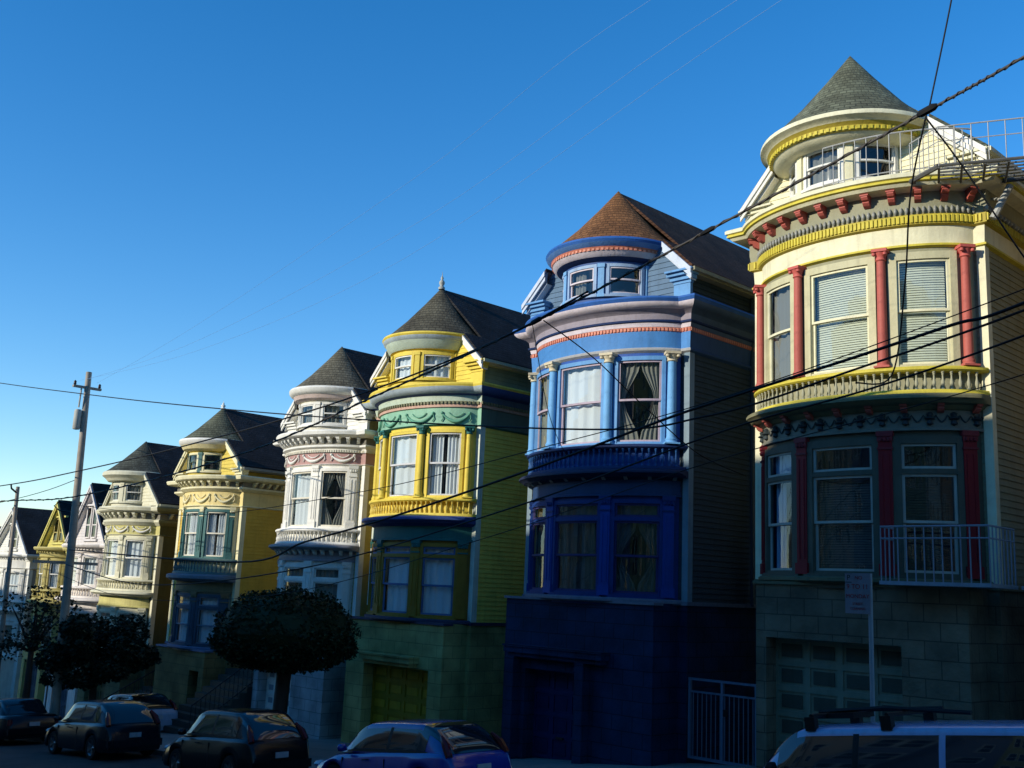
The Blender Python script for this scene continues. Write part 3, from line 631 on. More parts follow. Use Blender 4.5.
# H2 : blue
bl = P('sky blue paint', (96, 150, 200)); dbl = P('royal blue paint', (12, 50, 112)); nvy = P('navy paint', (18, 46, 92)); terra = P('terracotta trim', (196, 116, 92)); pw_ = P('pinkish white', (214, 202, 206)); mauve = P('mauve grey', (150, 142, 152))
C = dict(side=P('slate siding', (44, 62, 72), dirt=.2), corner=P('pale slate', (120, 140, 150)), base=brickmat('blue stone blocks', s2l((28, 50, 86)), s2l((24, 44, 78)), s2l((16, 30, 54)), .6, .34, 'wall', .012, .85, .7), sill=P('grey violet sill', (110, 110, 124)),
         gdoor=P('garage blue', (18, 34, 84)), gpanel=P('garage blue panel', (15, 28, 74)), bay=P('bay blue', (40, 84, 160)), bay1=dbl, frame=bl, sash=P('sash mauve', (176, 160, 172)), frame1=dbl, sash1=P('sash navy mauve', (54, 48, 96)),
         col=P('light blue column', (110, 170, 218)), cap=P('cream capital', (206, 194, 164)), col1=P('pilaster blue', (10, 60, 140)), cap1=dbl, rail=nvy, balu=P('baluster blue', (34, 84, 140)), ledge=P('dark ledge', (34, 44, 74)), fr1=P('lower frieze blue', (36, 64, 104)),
         gut=P('grey gutter', (150, 146, 120)), barge=P('pale blue white', (198, 208, 222)), ret=bl, gable=P('gable blue', (84, 112, 138)), twall=P('turret blue', (52, 84, 140)), tpil=P('turret pilaster', (120, 170, 214)), tframe=P('turret frame', (150, 176, 206)), tsash=pw_, fin=nvy)
h = dict(name='victorian_house', label='blue rowhouse with light blue columns and a brown shingled turret', ax=-17.72, a=2.5, b=1.4, tx=-17.8, xr=-15.07, gut=8.05, rim=7.17, rimoff=.44, side_shade={'pinkish white': P('slate side shade', (70, 92, 120)), 'mauve grey': P('slate side shade', (70, 92, 120)), 'frieze blue': P('blue side shade', (44, 78, 120)), 'moulding pale': P('blue side shade', (44, 78, 120))}, apex=10.75, rd=1.42, C=C,  # side bands coloured darker to stand for the shade on those walls
  L=dict(base=-.14, w1b=0.0, w1t=2.26, tr=1.79, fr1=2.34, fr0=2.72, ledge=2.86, bb=3.0, wb=3.6, wt=5.76), bands=[(0, 5.84)],
  profiles=[('cornice', [(.3, 7.17), (.44, 7.17), (.46, 7.12), (.42, 7.04)], P('cornice blue', (46, 96, 166))), ('cornice_trim', [(.42, 7.04), (.41, 7.0), (.36, 6.94), (.26, 6.9)], pw_), ('cornice_soffit', [(.26, 6.9), (.18, 6.86), (.12, 6.8)], mauve), ('frieze', [(.12, 6.8), (.1, 6.66)], mauve), ('moulding', [(.1, 6.66), (.14, 6.64), (.13, 6.6), (.09, 6.58)], nvy),
            ('frieze', [(.09, 6.58), (.07, 6.48)], pw_), ('dentil_band', [(.06, 6.48), (.06, 6.37)], terra), ('frieze', [(.06, 6.37), (.03, 5.96)], P('frieze blue', (70, 130, 190))), ('moulding', [(.03, 5.97), (.08, 5.93), (.07, 5.89), (0, 5.84)], P('moulding pale', (170, 170, 168)))],
  dentils=[('dentils', 6.385, 6.465, .06, .03, .045, .09, P('terracotta light', (214, 140, 116)))], brk1=(.09, .1, .1, .55, P('brass studs', (150, 150, 150))),
  cur={2: ['sheer', 'sheer', 'tied'], 1: ['one', 'pair', 'tied']}, curm={2: [c_grey, c_white, c_grey], 1: [c_dark, c_dark, c_dark]}, col='round', cr=.115, garage=(-19.35, -17.5, -1.9), canopy=(-19.85, -16.6, -1.38, .3), canopypost=True, gn=(3, 4),
  roofm=shing('brown shingles', (98, 68, 50), 'roof'), conem=shing('brown cone shingles', (150, 104, 66), 'cone', 1.5), ev=8.86, re=1.82, dt=8.3, twz=7.4,
  tprof=[('turret_cornice', [(.06, 8.86), (.09, 8.8), (.06, 8.74)], P('cornice blue', (46, 96, 166))), ('turret_trim', [(.06, 8.74), (.0, 8.68), (-.06, 8.64)], P('turret band blue', (96, 140, 200))), ('turret_band', [(-.06, 8.64), (-.1, 8.55)], terra), ('turret_band', [(-.1, 8.55), (-.16, 8.46), (-.22, 8.42)], pw_), ('turret_soffit', [(-.22, 8.42), (-.4, 8.34), (-.58, 8.3)], nvy)],
  tdent=[(8.55, 8.61, -.1, P('terracotta light', (214, 140, 116)))], tcur=['sheer', 'one', None], tcurm=c_grey)
HS.append(h)
# H3 : yellow and mint
my = P('egg yellow', (222, 198, 78)); mint = P('mint green', (140, 186, 158)); mintw = P('pale mint', (190, 204, 184)); teal = P('teal trim', (40, 104, 98))
C = dict(side=P('lemon siding', (238, 212, 96), dirt=.15), uside=P('sage upper wall', (128, 146, 116), dirt=.15), corner=P('pale green white', (204, 212, 196)), base=brickmat('green stone blocks', s2l((182, 176, 116)), s2l((168, 164, 106)), s2l((136, 132, 86)), .62, .34, 'wall', .01, .9, .6), sill=P('dark blue sill', (44, 54, 80)),
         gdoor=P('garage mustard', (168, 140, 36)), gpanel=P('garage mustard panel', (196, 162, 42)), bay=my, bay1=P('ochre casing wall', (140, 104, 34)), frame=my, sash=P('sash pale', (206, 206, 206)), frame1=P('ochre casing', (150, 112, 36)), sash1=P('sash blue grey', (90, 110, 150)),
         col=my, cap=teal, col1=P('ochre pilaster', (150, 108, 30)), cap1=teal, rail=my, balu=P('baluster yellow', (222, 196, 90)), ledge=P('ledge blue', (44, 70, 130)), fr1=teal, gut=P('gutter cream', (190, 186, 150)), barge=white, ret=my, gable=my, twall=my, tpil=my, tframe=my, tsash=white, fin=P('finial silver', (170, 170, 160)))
h = dict(name='victorian_house', label='yellow and mint rowhouse with yellow balustrade, dark pointed turret and finial', ax=-24.79, a=2.3, b=1.36, tx=-25.05, xr=-22.45, xl=-27.25, gut=6.7, rim=5.83, rimoff=.45, side_shade={'mint green': P('sage side shade', (96, 116, 104)), 'pale blue grey': P('blue ledge side shade', (60, 84, 140)), 'pale mint': P('dusk side shade', (72, 98, 120))}, apex=9.3, rd=1.4, C=C,  # mint and blue-grey bands darkened at the sides, shade as colour
  L=dict(base=-.98, w1b=-.83, w1t=1.22, tr=.86, fr1=1.3, fr0=1.7, ledge=1.87, bb=2.02, wb=2.54, wt=4.52), bands=[(0, 4.6)],
  profiles=[('cornice', [(.25, 5.83), (.45, 5.83), (.47, 5.78), (.45, 5.72)], my), ('cornice_trim', [(.45, 5.72), (.42, 5.65), (.36, 5.58), (.26, 5.54)], P('pale blue grey', (176, 190, 196))), ('cornice_soffit', [(.26, 5.54), (.14, 5.5)], P('ledge blue', (44, 70, 130))), ('frieze', [(.14, 5.5), (.1, 5.3)], mintw),
            ('dentil_band', [(.1, 5.3), (.1, 5.16), (.05, 5.15)], P('rose band', (196, 160, 140))), ('frieze', [(.05, 5.15), (.03, 4.66)], mint), ('moulding', [(.03, 4.66), (.07, 4.64), (0, 4.6)], teal)],
  dentils=[('dentils', 5.25, 5.33, .11, .04, .05, .11, P('bronze beads', (126, 126, 96)))], swags=(4.98, .25, .07, 4, P('garland green', (96, 156, 130))),
  cur={2: ['sheer', 'sheer', 'pair'], 1: ['sheer', 'sheer', 'sheer']}, curm={2: [c_white, c_white, c_white], 1: [c_white, c_white, c_white]}, col='round', cr=.09, garage=(-26.1, -23.15, -2.28), canopy=(-25.9, -23.6, -2.0, .35), gn=(4, 5),
  roofm=shing('charcoal shingles', (52, 52, 54), 'roof'), conem=shing('charcoal cone shingles', (104, 100, 84), 'cone', 1.5), ev=7.5, re=1.68, dt=6.95, twz=6.05,
  tprof=[('turret_cornice', [(.06, 7.5), (.08, 7.45), (.05, 7.4)], my), ('turret_trim', [(.05, 7.4), (.02, 7.33), (-.04, 7.28)], P('pale blue grey', (176, 190, 196))), ('turret_band', [(-.04, 7.28), (-.14, 7.08), (-.2, 7.02)], mintw), ('turret_soffit', [(-.2, 7.02), (-.4, 6.96), (-.52, 6.95)], my)], tcur=['sheer', 'sheer', 'sheer'], tcurm=c_white, finial=.6)
HS.append(h)
# H4 : white with rose frieze
C = dict(side=P('tan siding', (168, 156, 96), dirt=.15), corner=white, base=brickmat('white stone blocks', s2l((176, 180, 182)), s2l((160, 166, 170)), s2l((120, 126, 130)), .62, .34, 'wall', .01, .9, .6), sill=white, gdoor=white, gpanel=P('panel grey', (150, 152, 156)), bay=white, bay1=white, frame=white, sash=offw, frame1=white, sash1=white,
         col=white, cap=white, col1=white, cap1=white, rail=white, balu=white, ledge=P('ledge grey', (140, 140, 144)), fr1=P('frieze dusk', (150, 140, 144)), gut=white, barge=white, ret=white, gable=white, twall=offw, tpil=white, tframe=white, tsash=white, fin=white)
h = dict(name='victorian_house', label='white rowhouse with a rose frieze and white garlands behind the clipped tree', ax=-30.15, a=2.12, b=1.34, tx=-30.3, xr=-27.9, gut=5.65, rim=4.87, rimoff=.45, apex=8.1, C=C,
  L=dict(base=-1.95, w1b=-1.78, w1t=.54, tr=.05, fr1=.65, fr0=.95, ledge=1.08, bb=1.22, wb=1.72, wt=3.66), bands=[(0, 3.74)],
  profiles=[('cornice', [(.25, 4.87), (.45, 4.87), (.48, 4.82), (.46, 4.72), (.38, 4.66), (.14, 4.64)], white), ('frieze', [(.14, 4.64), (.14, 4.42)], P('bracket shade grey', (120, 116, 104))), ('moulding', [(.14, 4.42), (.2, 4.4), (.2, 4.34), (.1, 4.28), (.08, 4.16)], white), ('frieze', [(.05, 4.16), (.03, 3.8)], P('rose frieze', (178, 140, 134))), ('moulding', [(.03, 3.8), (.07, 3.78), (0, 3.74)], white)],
  dentils=[('dentils', 4.17, 4.25, .09, .03, .04, .08, offw)], brk=(4.63, .14, .1, .2, .18, .28, white), swags=(4.08, .2, .07, 4, white), brk1=(.1, .18, .2, .3, white),
  cur={2: ['sheer', 'sheer', 'tied'], 1: ['pair', 'pair', 'sheer']}, curm={2: [c_white, c_white, c_grey], 1: [c_grey, c_grey, c_grey]}, col='flat', pwid=.24, garage=(-31.9, -29.9, -2.9), roofm=shing('charcoal shingles', (52, 52, 54), 'roof'), conem=shing('grey cone shingles', (124, 120, 102), 'cone', 1.5), ev=6.42, re=1.6, dt=5.95, rd=1.25, twz=5.1,
  tprof=[('turret_cornice', [(.05, 6.42), (.08, 6.36), (.06, 6.26), (.0, 6.2), (-.08, 6.16)], white), ('turret_band', [(-.08, 6.16), (-.14, 6.04), (-.3, 5.98)], P('rose white', (206, 186, 176))), ('turret_soffit', [(-.3, 5.98), (-.52, 5.95)], offw)], tcur=['sheer', 'sheer', 'sheer'], tcurm=c_grey)
HS.append(h)
# H5 : cream and teal, yellow side
tl = P('blue teal', (64, 108, 106)); crm5 = P('pale cream', (226, 218, 176), dirt=.1)
C = dict(side=P('ochre siding', (206, 172, 68), dirt=.12), corner=crm5, base=brickmat('cream stone blocks', s2l((142, 122, 78)), s2l((132, 114, 74)), s2l((104, 90, 60)), .62, .34, 'wall', .01, .9, .5), sill=P('sill blue', (96, 112, 140)), gdoor=P('door olive', (100, 94, 60)), gpanel=P('door panel olive', (80, 76, 52)),
         bay=crm5, bay1=P('bay grey', (130, 132, 120)), frame=tl, sash=offw, frame1=P('frame slate', (52, 78, 96)), sash1=P('sash slate', (110, 124, 140)), col=tl, cap=crm5, col1=P('frame slate', (52, 78, 96)), cap1=P('olive cap', (116, 104, 74)), rail=P('rail teal', (84, 110, 108)), balu=P('baluster teal', (96, 120, 118)), ledge=P('ledge blue grey', (104, 118, 130)), fr1=P('frieze olive', (112, 106, 76)),
         gut=P('gutter grey', (140, 140, 128)), barge=crm5, ret=crm5, gable=P('ochre gable', (212, 190, 88)), twall=P('ochre gable', (212, 190, 88)), tpil=tl, tframe=crm5, tsash=P('sash green', (60, 84, 76)), fin=white)
h = dict(name='victorian_house', label='ochre-sided rowhouse with cream garland frieze and teal window frames', ax=-37.4, a=1.92, b=1.34, tx=-38.25, xr=-35.35, xl=-40.2, gut=4.2, rim=3.74, rimoff=.45, apex=6.65, C=C,
  L=dict(base=-2.6, w1b=-2.45, w1t=-.62, tr=-1.1, fr1=-.55, fr0=-.2, ledge=-.08, bb=.12, wb=.7, wt=2.5), bands=[(0, 2.58)],
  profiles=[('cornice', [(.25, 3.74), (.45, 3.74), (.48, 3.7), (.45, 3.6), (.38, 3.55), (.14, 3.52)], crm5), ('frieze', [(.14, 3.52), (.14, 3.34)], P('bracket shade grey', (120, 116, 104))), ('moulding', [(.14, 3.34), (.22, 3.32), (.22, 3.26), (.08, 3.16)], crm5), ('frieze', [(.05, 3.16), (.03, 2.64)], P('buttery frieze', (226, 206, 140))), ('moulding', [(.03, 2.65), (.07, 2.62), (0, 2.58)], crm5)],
  brk=(3.51, .14, .1, .2, .16, .3, crm5), swags=(3.02, .26, .07, 4, crm5), cur={2: ['pair', 'pair', 'pair'], 1: ['sheer', 'sheer', 'sheer']}, curm={2: [c_white, c_white, c_white], 1: [c_white, c_white, c_white]}, col='flat', pwid=.16,
  garage=(-36.6, -35.9, -3.35), gn=(1, 1), roofm=shing('charcoal shingles', (52, 52, 54), 'roof'), conem=shing('moss cone shingles', (112, 116, 96), 'cone', 1.5), ev=5.25, re=1.48, dt=4.75, rd=1.1, twz=3.95,
  tprof=[('turret_cornice', [(.05, 5.25), (.08, 5.18), (.05, 5.08), (-.02, 5.02)], white), ('turret_band', [(-.02, 5.02), (-.12, 4.86), (-.3, 4.79)], P('butter band', (226, 212, 160))), ('turret_soffit', [(-.3, 4.79), (-.52, 4.76)], P('ochre gable', (212, 190, 88)))], tcur=['sheer', 'one', None], tcurm=c_grey, finial=.35)
HS.append(h)
# H6 : pale grey-cream, olive side
c6 = P('grey cream', (212, 208, 180), dirt=.12)
C = dict(side=P('olive siding', (80, 80, 48), dirt=.2), corner=c6, base=brickmat('olive stone blocks', s2l((120, 118, 84)), s2l((108, 106, 76)), s2l((84, 82, 60)), .62, .34, 'wall', .01, .9, .5), sill=c6, gdoor=P('door olive', (100, 94, 60)), gpanel=P('door panel olive', (80, 76, 52)),
         bay=c6, bay1=c6, frame=c6, sash=white, frame1=c6, sash1=offw, col=c6, cap=c6, col1=c6, cap1=c6, rail=c6, balu=c6, ledge=c6, fr1=P('straw frieze', (196, 188, 120)), gut=c6, barge=c6, ret=c6, gable=c6, twall=c6, tpil=c6, tframe=c6, tsash=white, fin=c6)
h = dict(name='victorian_house', label='grey-cream rowhouse with straw garland frieze and olive side wall behind the big dark tree', ax=-44.05, a=2.05, b=1.34, tx=-44.8, xr=-41.75, xl=-46.7, gut=3.0, rim=2.75, rimoff=.45, side_shade={'straw frieze': P('olive siding', (80, 80, 48)), 'grey cream': P('olive trim side shade', (120, 118, 84))}, apex=5.75, C=C,  # frieze and trim go olive at the sides, painting in the shadow there
  L=dict(base=-3.2, w1b=-3.05, w1t=-1.5, tr=-1.9, fr1=-1.36, fr0=-.95, ledge=-.82, bb=-.68, wb=-.2, wt=1.48), bands=[(0, 1.55)],
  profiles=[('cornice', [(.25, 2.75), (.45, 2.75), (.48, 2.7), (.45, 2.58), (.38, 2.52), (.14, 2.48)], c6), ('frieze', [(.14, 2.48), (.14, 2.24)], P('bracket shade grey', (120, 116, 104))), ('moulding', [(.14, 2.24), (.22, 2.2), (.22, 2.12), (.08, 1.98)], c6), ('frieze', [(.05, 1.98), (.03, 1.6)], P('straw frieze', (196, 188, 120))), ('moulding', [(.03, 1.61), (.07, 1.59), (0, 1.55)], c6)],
  brk=(2.47, .14, .12, .2, .2, .34, c6), swags=(1.9, .2, .07, 4, white), cur={2: ['sheer', 'sheer', 'sheer'], 1: ['sheer', 'sheer', 'sheer']}, curm={2: [c_white, c_white, c_white], 1: [c_grey, c_grey, c_grey]}, col='flat', pwid=.18,
  garage=(-45.3, -43.4, -4.1), gn=(3, 3), roofm=shing('charcoal shingles', (52, 52, 54), 'roof'), conem=shing('slate cone shingles', (92, 96, 86), 'cone', 1.5), ev=4.3, re=1.55, dt=3.85, rd=1.15, twz=2.95,
  tprof=[('turret_cornice', [(.05, 4.3), (.1, 4.24), (.1, 4.12), (.02, 4.06), (-.06, 4.0)], c6), ('turret_band', [(-.06, 4.0), (-.14, 3.9), (-.3, 3.88)], c6), ('turret_soffit', [(-.3, 3.88), (-.55, 3.86)], c6)], tcur=['sheer', 'sheer', 'sheer'], tcurm=c_grey)
HS.append(h)
def gable_house(label, ax, half, yw, apex, rim, col, side, rt, lv, barge, b=1.1, gut=None, garage=None, cf=None):
    w_ = col; C = dict(side=side, corner=w_, base=w_, sill=w_, gdoor=P('door grey blue', (96, 104, 116)), gpanel=P('door panel grey blue', (80, 88, 100)), bay=w_, bay1=w_, frame=cf or w_, sash=white, frame1=w_, sash1=white, col=w_, cap=w_, col1=w_, cap1=w_, rail=w_, balu=w_, ledge=w_, fr1=w_, gut=w_, barge=barge, ret=w_, gable=barge, twall=w_, tpil=w_, tframe=w_, tsash=w_, fin=w_)
    wt, wb, bb, ledge, w1t, w1b, base = lv; r = rim
    return dict(name='victorian_house', label=label, ax=ax, a=half-.3, b=b, tx=ax, xr=ax+half, gut=gut or r+.12, rim=r, rimoff=.35, apex=apex, C=C, yw=yw, turret=False, L=dict(base=base, w1b=w1b, w1t=w1t, tr=None, fr1=w1t+.1, fr0=ledge-.12, ledge=ledge, bb=bb, wb=wb, wt=wt), bands=[(0, wt+.08)],
      profiles=[('cornice', [(.2, r), (.35, r), (.37, r-.06), (.33, r-.14), (.1, r-.2)], w_), ('frieze', [(.1, r-.2), (.06, r-.24), (.04, wt+.14)], w_), ('moulding', [(.04, wt+.15), (.08, wt+.13), (0, wt+.08)], w_)],
      dentils=[('dentils', r-.28, r-.2, .08, .05, .07, .18, w_)], cur={2: ['sheer']*3, 1: ['sheer', 'one', 'sheer']}, curm={2: [c_white]*3, 1: [c_grey]*3}, col='flat', pwid=.16, pwid1=.2, fw=.08, garage=garage or (ax-.9, ax+.9, base-.5), gn=(3, 4), roofm=shing('charcoal shingles', (52, 52, 54), 'roof'), conem=None)
import copy
h0 = copy.deepcopy({k: v for k, v in HS[0].items() if k not in ('C', 'profiles', 'dentils', 'leaf', 'brk', 'brk1', 'scroll', 'curm', 'roofm', 'conem', 'tprof', 'tdent', 'tcurm', 'tcur')})  # out-of-view neighbour added to block sky light from the cream side wall
tan = P('tan house paint', (176, 156, 120), dirt=.15)
h0.update(C={k: (v if k in ('base', 'gdoor', 'gpanel') else tan) for k, v in HS[0]['C'].items()}, label='unseen tan rowhouse uphill of the cream one, added to shade its side wall', ax=-3.55, tx=-3.8, xr=-.95, xl=-6.25, bx0=-5.6, garage=(-5.4, -2.5, .2),
  curm={2: [c_grey]*3, 1: [c_grey]*3}, roofm=HS[0]['roofm'], conem=HS[0]['conem'], tcur=['sheer']*3, tcurm=c_grey, dentils=[], leaf=None, brk=None, brk1=None, scroll=None, tdent=[])
U = .9
h0['L'] = {k: v+U for k, v in HS[0]['L'].items()}; h0['bands'] = [(0, 7.06+U)]; h0['profiles'] = [(n, [(o, z+U) for o, z in pr], tan) for n, pr, m in HS[0]['profiles']]; h0['tprof'] = [(n, [(o, z+U) for o, z in pr], tan) for n, pr, m in HS[0]['tprof']]
for k in ('gut', 'rim', 'apex', 'ev', 'dt', 'twz'): h0[k] += U
HS.append(h0)
HS.append(gable_house('white gabled rowhouse with pale rose gable boards, left of the grey-cream turret', -49.9, 2.1, 21.1, 4.15, 1.25, P('blush white', (226, 218, 210)), P('grey siding', (150, 150, 146)), None, (.75, -.65, -1.15, -1.3, -1.75, -3.3, -3.5), P('rose white boards', (214, 208, 204))))
HS.append(gable_house('small yellow gabled rowhouse squeezed between two white ones', -53.65, 1.62, 21.1, 3.45, 1.1, P('mustard trim', (182, 170, 104)), P('mustard dark siding', (150, 136, 56)), None, (.5, -.9, -1.4, -1.55, -2.1, -3.6, -3.8), P('butter yellow boards', (214, 202, 112)), cf=P('mustard frame', (170, 156, 92))))
HS.append(gable_house('white gabled rowhouse, leftmost in view, with a dark roof and blue-white lower storey', -59.7, 2.7, 21.1, 3.25, .75, P('cool white', (224, 222, 212)), P('grey siding', (150, 150, 146)), None, (-.1, -1.6, -2.0, -2.15, -2.75, -4.3, -4.5), P('cool white', (224, 222, 212))))
HS.append(gable_house('pale grey rowhouse at the far left end of the row, mostly its dark roof showing', -66.0, 2.5, 20.6, 2.4, -.3, P('pale grey paint', (176, 178, 180)), P('grey siding', (150, 150, 146)), None, (-1.1, -2.6, -3.0, -3.15, -3.75, -5.2, -5.4), P('pale grey paint', (176, 178, 180))))
ROOTS = [house(h) for h in HS]

# ------------------------------------------------------------------ houses across the street (behind the camera): they shade the lower storeys
tops = [(26, 15.5), (18, 15.2), (10, 15.0), (2, 15.0), (-6, 14.9), (-14, 14.6), (-21.5, 14.3), (-28.5, 13.9), (-35.5, 12.6), (-42.5, 11.6), (-49.5, 10.9), (-56.5, 9.1), (-63.5, 9.0), (-70.5, 9.4), (-77.5, 8.2), (-84.5, 7.4), (-91.5, 6.8)]
oc = [(196, 184, 150), (150, 160, 168), (188, 150, 120), (206, 204, 190), (140, 156, 130), (176, 170, 120), (120, 130, 150), (200, 180, 160)]
words_ = ['tan', 'blue grey', 'salmon', 'white', 'sage', 'straw', 'slate', 'beige']
sidew = ['beside the corner', 'with a flat parapet']
tops = [(30.5, 14.5), (22.5, 14.3), (14.5, 14.2), (6.5, 14.1), (-1.5, 14.0), (-9.5, 13.6), (-17, 13.35), (-24, 12.8), (-31, 11.2), (-38, 10.6), (-45, 9.95), (-52, 8.0), (-59, 8.1), (-66, 8.6), (-73, 7.5), (-80, 6.7), (-87, 6.1)]
for i, (x, zt) in enumerate(tops):
    m = P('opposite paint %s' % words_[i % 8], oc[i % 8]); nb = 'house number %d' % i
    r = thing('apartment_house', (x, -5.2, gz(x)), '%s flat-roofed apartment house across the street, %s of the line counted downhill' % (words_[i % 8], ['1st', '2nd', '3rd', '4th', '5th', '6th', '7th', '8th', '9th', '10th', '11th', '12th', '13th', '14th', '15th', '16th', '17th'][i]), 'house', 'flat-roofed houses across the street')
    W = 3.5 if x < -12 else 4.0; mb = MB(); zg_ = gz(x)-1.5
    mb.box(x-W+.002, x+W-.002, -17, -5.2, zg_, zt-.5); mb.box(x-W*.8, x-W*.1, -5.2, -4.4, gz(x)+3.4, zt-1.2); mb.build('wall', m, r)
    mb = MB(); mb.box(x-W, x+W, -17.1, -4.75, zt-.5, zt); mb.box(x-W+.05, x+W-.05, -5.2, -4.9, zt-.75, zt-.501); mb.build('cornice', white, r)
    k = int((zt-gz(x)-4)/3.1)
    for f in range(k):
        z = gz(x)+4.1+f*3.1
        for (xc, y) in ((x-W*.62, -4.4), (x-W*.28, -4.4), (x+W*.45, -5.2)):
            mb = MB(); mb.box(xc-.55, xc+.55, y, y+.06, z-.06, z); mb.box(xc-.55, xc-.47, y, y+.05, z, z+1.7); mb.box(xc+.47, xc+.55, y, y+.05, z, z+1.7); mb.box(xc-.47, xc+.47, y, y+.048, z+1.62, z+1.7); mb.box(xc-.47, xc+.47, y, y+.03, z+.8, z+.86)
            wn = mb.build('window', white, r); g = MB(); g.quad((xc-.47, y+.02, z), (xc+.47, y+.02, z), (xc+.47, y+.02, z+1.62), (xc-.47, y+.02, z+1.62)); g.build('pane', glassmat('dark glass', (.1, .1, .11)), wn)
    mb = MB(); mb.box(x+W*.2, x+W*.55, -5.2, -5.12, gz(x)+.2, gz(x)+2.4); mb.build('door', P('door brown', (80, 50, 36)), r)
    mb = MB(); mb.box(x-W*.75, x-W*.1, -5.2, -5.12, gz(x)+.1, gz(x)+2.5); mb.build('garage_door', offw, r)

# ------------------------------------------------------------------ fire escape on the nearest house
r1, A1, tj1 = ROOTS[0]
def railing(mb, pts, h, step, r=.018, r2=.011, low=.1, base=0):
    top = [(x, y, z+h) for x, y, z in pts]; mb.tube(top, r, 6); mb.tube([(x, y, z+low) for x, y, z in pts], r*.8, 5)
    for (p, q) in zip(pts, pts[1:]):
        p, q = Vector(p), Vector(q); L_ = (q-p).length; k = max(1, round(L_/step))
        for i in range(0 if (p-Vector(pts[0])).length < 1e-6 else 1, k+1):
            v = p.lerp(q, i/k); mb.tube([v+Vector((0, 0, base)), v+Vector((0, 0, h))], r2, 5)
tsr = [R(-2)+R(66)*i/14 for i in range(15)]
mb = MB(); railing(mb, [(*A1.pt(t, .38), 8.5) for t in tsr], .92, .28, .017, .011)
mb.build('deck_railing', wiron, r1)
fe = [(-8.9, 19.35), (-8.15, 18.95), (-5.2, 20.3), (-5.6, 21.1), (-8.3, 19.95)]
ZF = 8.3
mb = MB()
p0, p1 = Vector((*fe[1], ZF)), Vector((*fe[2], ZF)); dv = (p1-p0); dn = Vector((-dv.y, dv.x, 0)).normalized()
for i in range(7):
    o = dn*(.02+.165*i); mb.add([p0+o, p1+o, p1+o+dn*.028, p0+o+dn*.028, p0+o+Vector((0, 0, .03)), p1+o+Vector((0, 0, .03)), p1+o+dn*.028+Vector((0, 0, .03)), p0+o+dn*.028+Vector((0, 0, .03))], [(0, 1, 2, 3), (4, 7, 6, 5), (0, 4, 5, 1), (1, 5, 6, 2), (2, 6, 7, 3), (3, 7, 4, 0)])
k = 8
for i in range(k+1):
    q = p0.lerp(p1, i/k); mb.tube([q-dn*.02-Vector((0, 0, .03)), q+dn*1.1-Vector((0, 0, .03))], .025, 5)
q = p0-dn*.0; mb.tube([p0-dn*.02, p1-dn*.02], .032, 6); mb.tube([p0+dn*1.1, p1+dn*1.1], .03, 6); mb.tube([Vector((*fe[0], ZF)), p0], .05, 6); mb.tube([Vector((*fe[0], ZF)), p0+dn*1.1], .04, 6)
fep = mb.build('fire_escape', P('dull iron', (92, 92, 88), rough=.5), r1)
mb = MB(); railing(mb, [(*fe[0], ZF), tuple(p0), tuple(p1)], .8, .3, .014, .01, .5); mb.build('railing', wiron, fep)
# lower landing
mb = MB(); yl = 18.95; zb = .4
mb.box(-9.55, -7.5, yl, YW-.35, zb, zb+.07); mb.box(-7.499, -6.3, YW-.2, 24, zb, zb+.07)
fl = mb.build('balcony', P('grey metal', (140, 145, 155), rough=.5), r1)
mb = MB(); railing(mb, [(-9.52, 19.5, zb+.07), (-9.52, yl+.03, zb+.07), (-7.52, yl+.03, zb+.07), (-7.52, 20.1, zb+.07)], 1.0, .17, .02, .014, .78); mb.build('railing', P('pale iron', (140, 140, 150), rough=.5), fl)
mb = MB(); railing(mb, [(-6.35, 20.4, zb+.07), (-6.35, 23.8, zb+.07)], 1.0, .17, .02, .014, .78); mb.build('railing', iron, fl)
mb = MB()   # floodlight on the side corner
mb.tube([(-7.9, 20.7, 8.1), (-7.55, 20.5, 7.95)], .03, 6); mb.tube([(-7.42, 20.5, 8.2), (-7.72, 20.35, 7.55)], .07, 8); mb.build('side_lamp', P('silver iron', (168, 168, 160), rough=.5), r1)

# ------------------------------------------------------------------ gate between blue and cream house
def gate(x0, x1, y, zt, label):
    zb = gz((x0+x1)/2)+.15; r = thing('metal_gate', ((x0+x1)/2, y, zb), label, 'gate'); m = P('pale blue iron', (104, 118, 140), rough=.5)
    mb = MB(); mb.box(x0, x1, y-.03, y+.03, zt-.05, zt); mb.box(x0, x1, y-.03, y+.03, zt-.32, zt-.28); mb.box(x0, x1, y-.03, y+.03, zb, zb+.06)
    for x in (x0, x1-.06, (x0+x1)/2-.03): mb.box(x, x+.06, y-.035, y+.035, zb, zt-.002)
    mb.build('frame', m, r)
    k = int((x1-x0)/.115)
    for i in range(1, k):
        b_ = MB(); x = x0+(x1-x0)*i/k; b_.tube([(x, y, zb+.03), (x, y, zt-.3)], .013, 5); b_.build('bar', m, r)
    mb = MB(); mb.box((x0+x1)/2+.05, (x0+x1)/2+.16, y-.06, y-.031, zb+1.0, zb+1.15); mb.build('lock_box', iron, r)
gate(-15.02, -13.2, 20.55, -1.78, 'pale barred metal gate in the gap between the blue and the cream house')
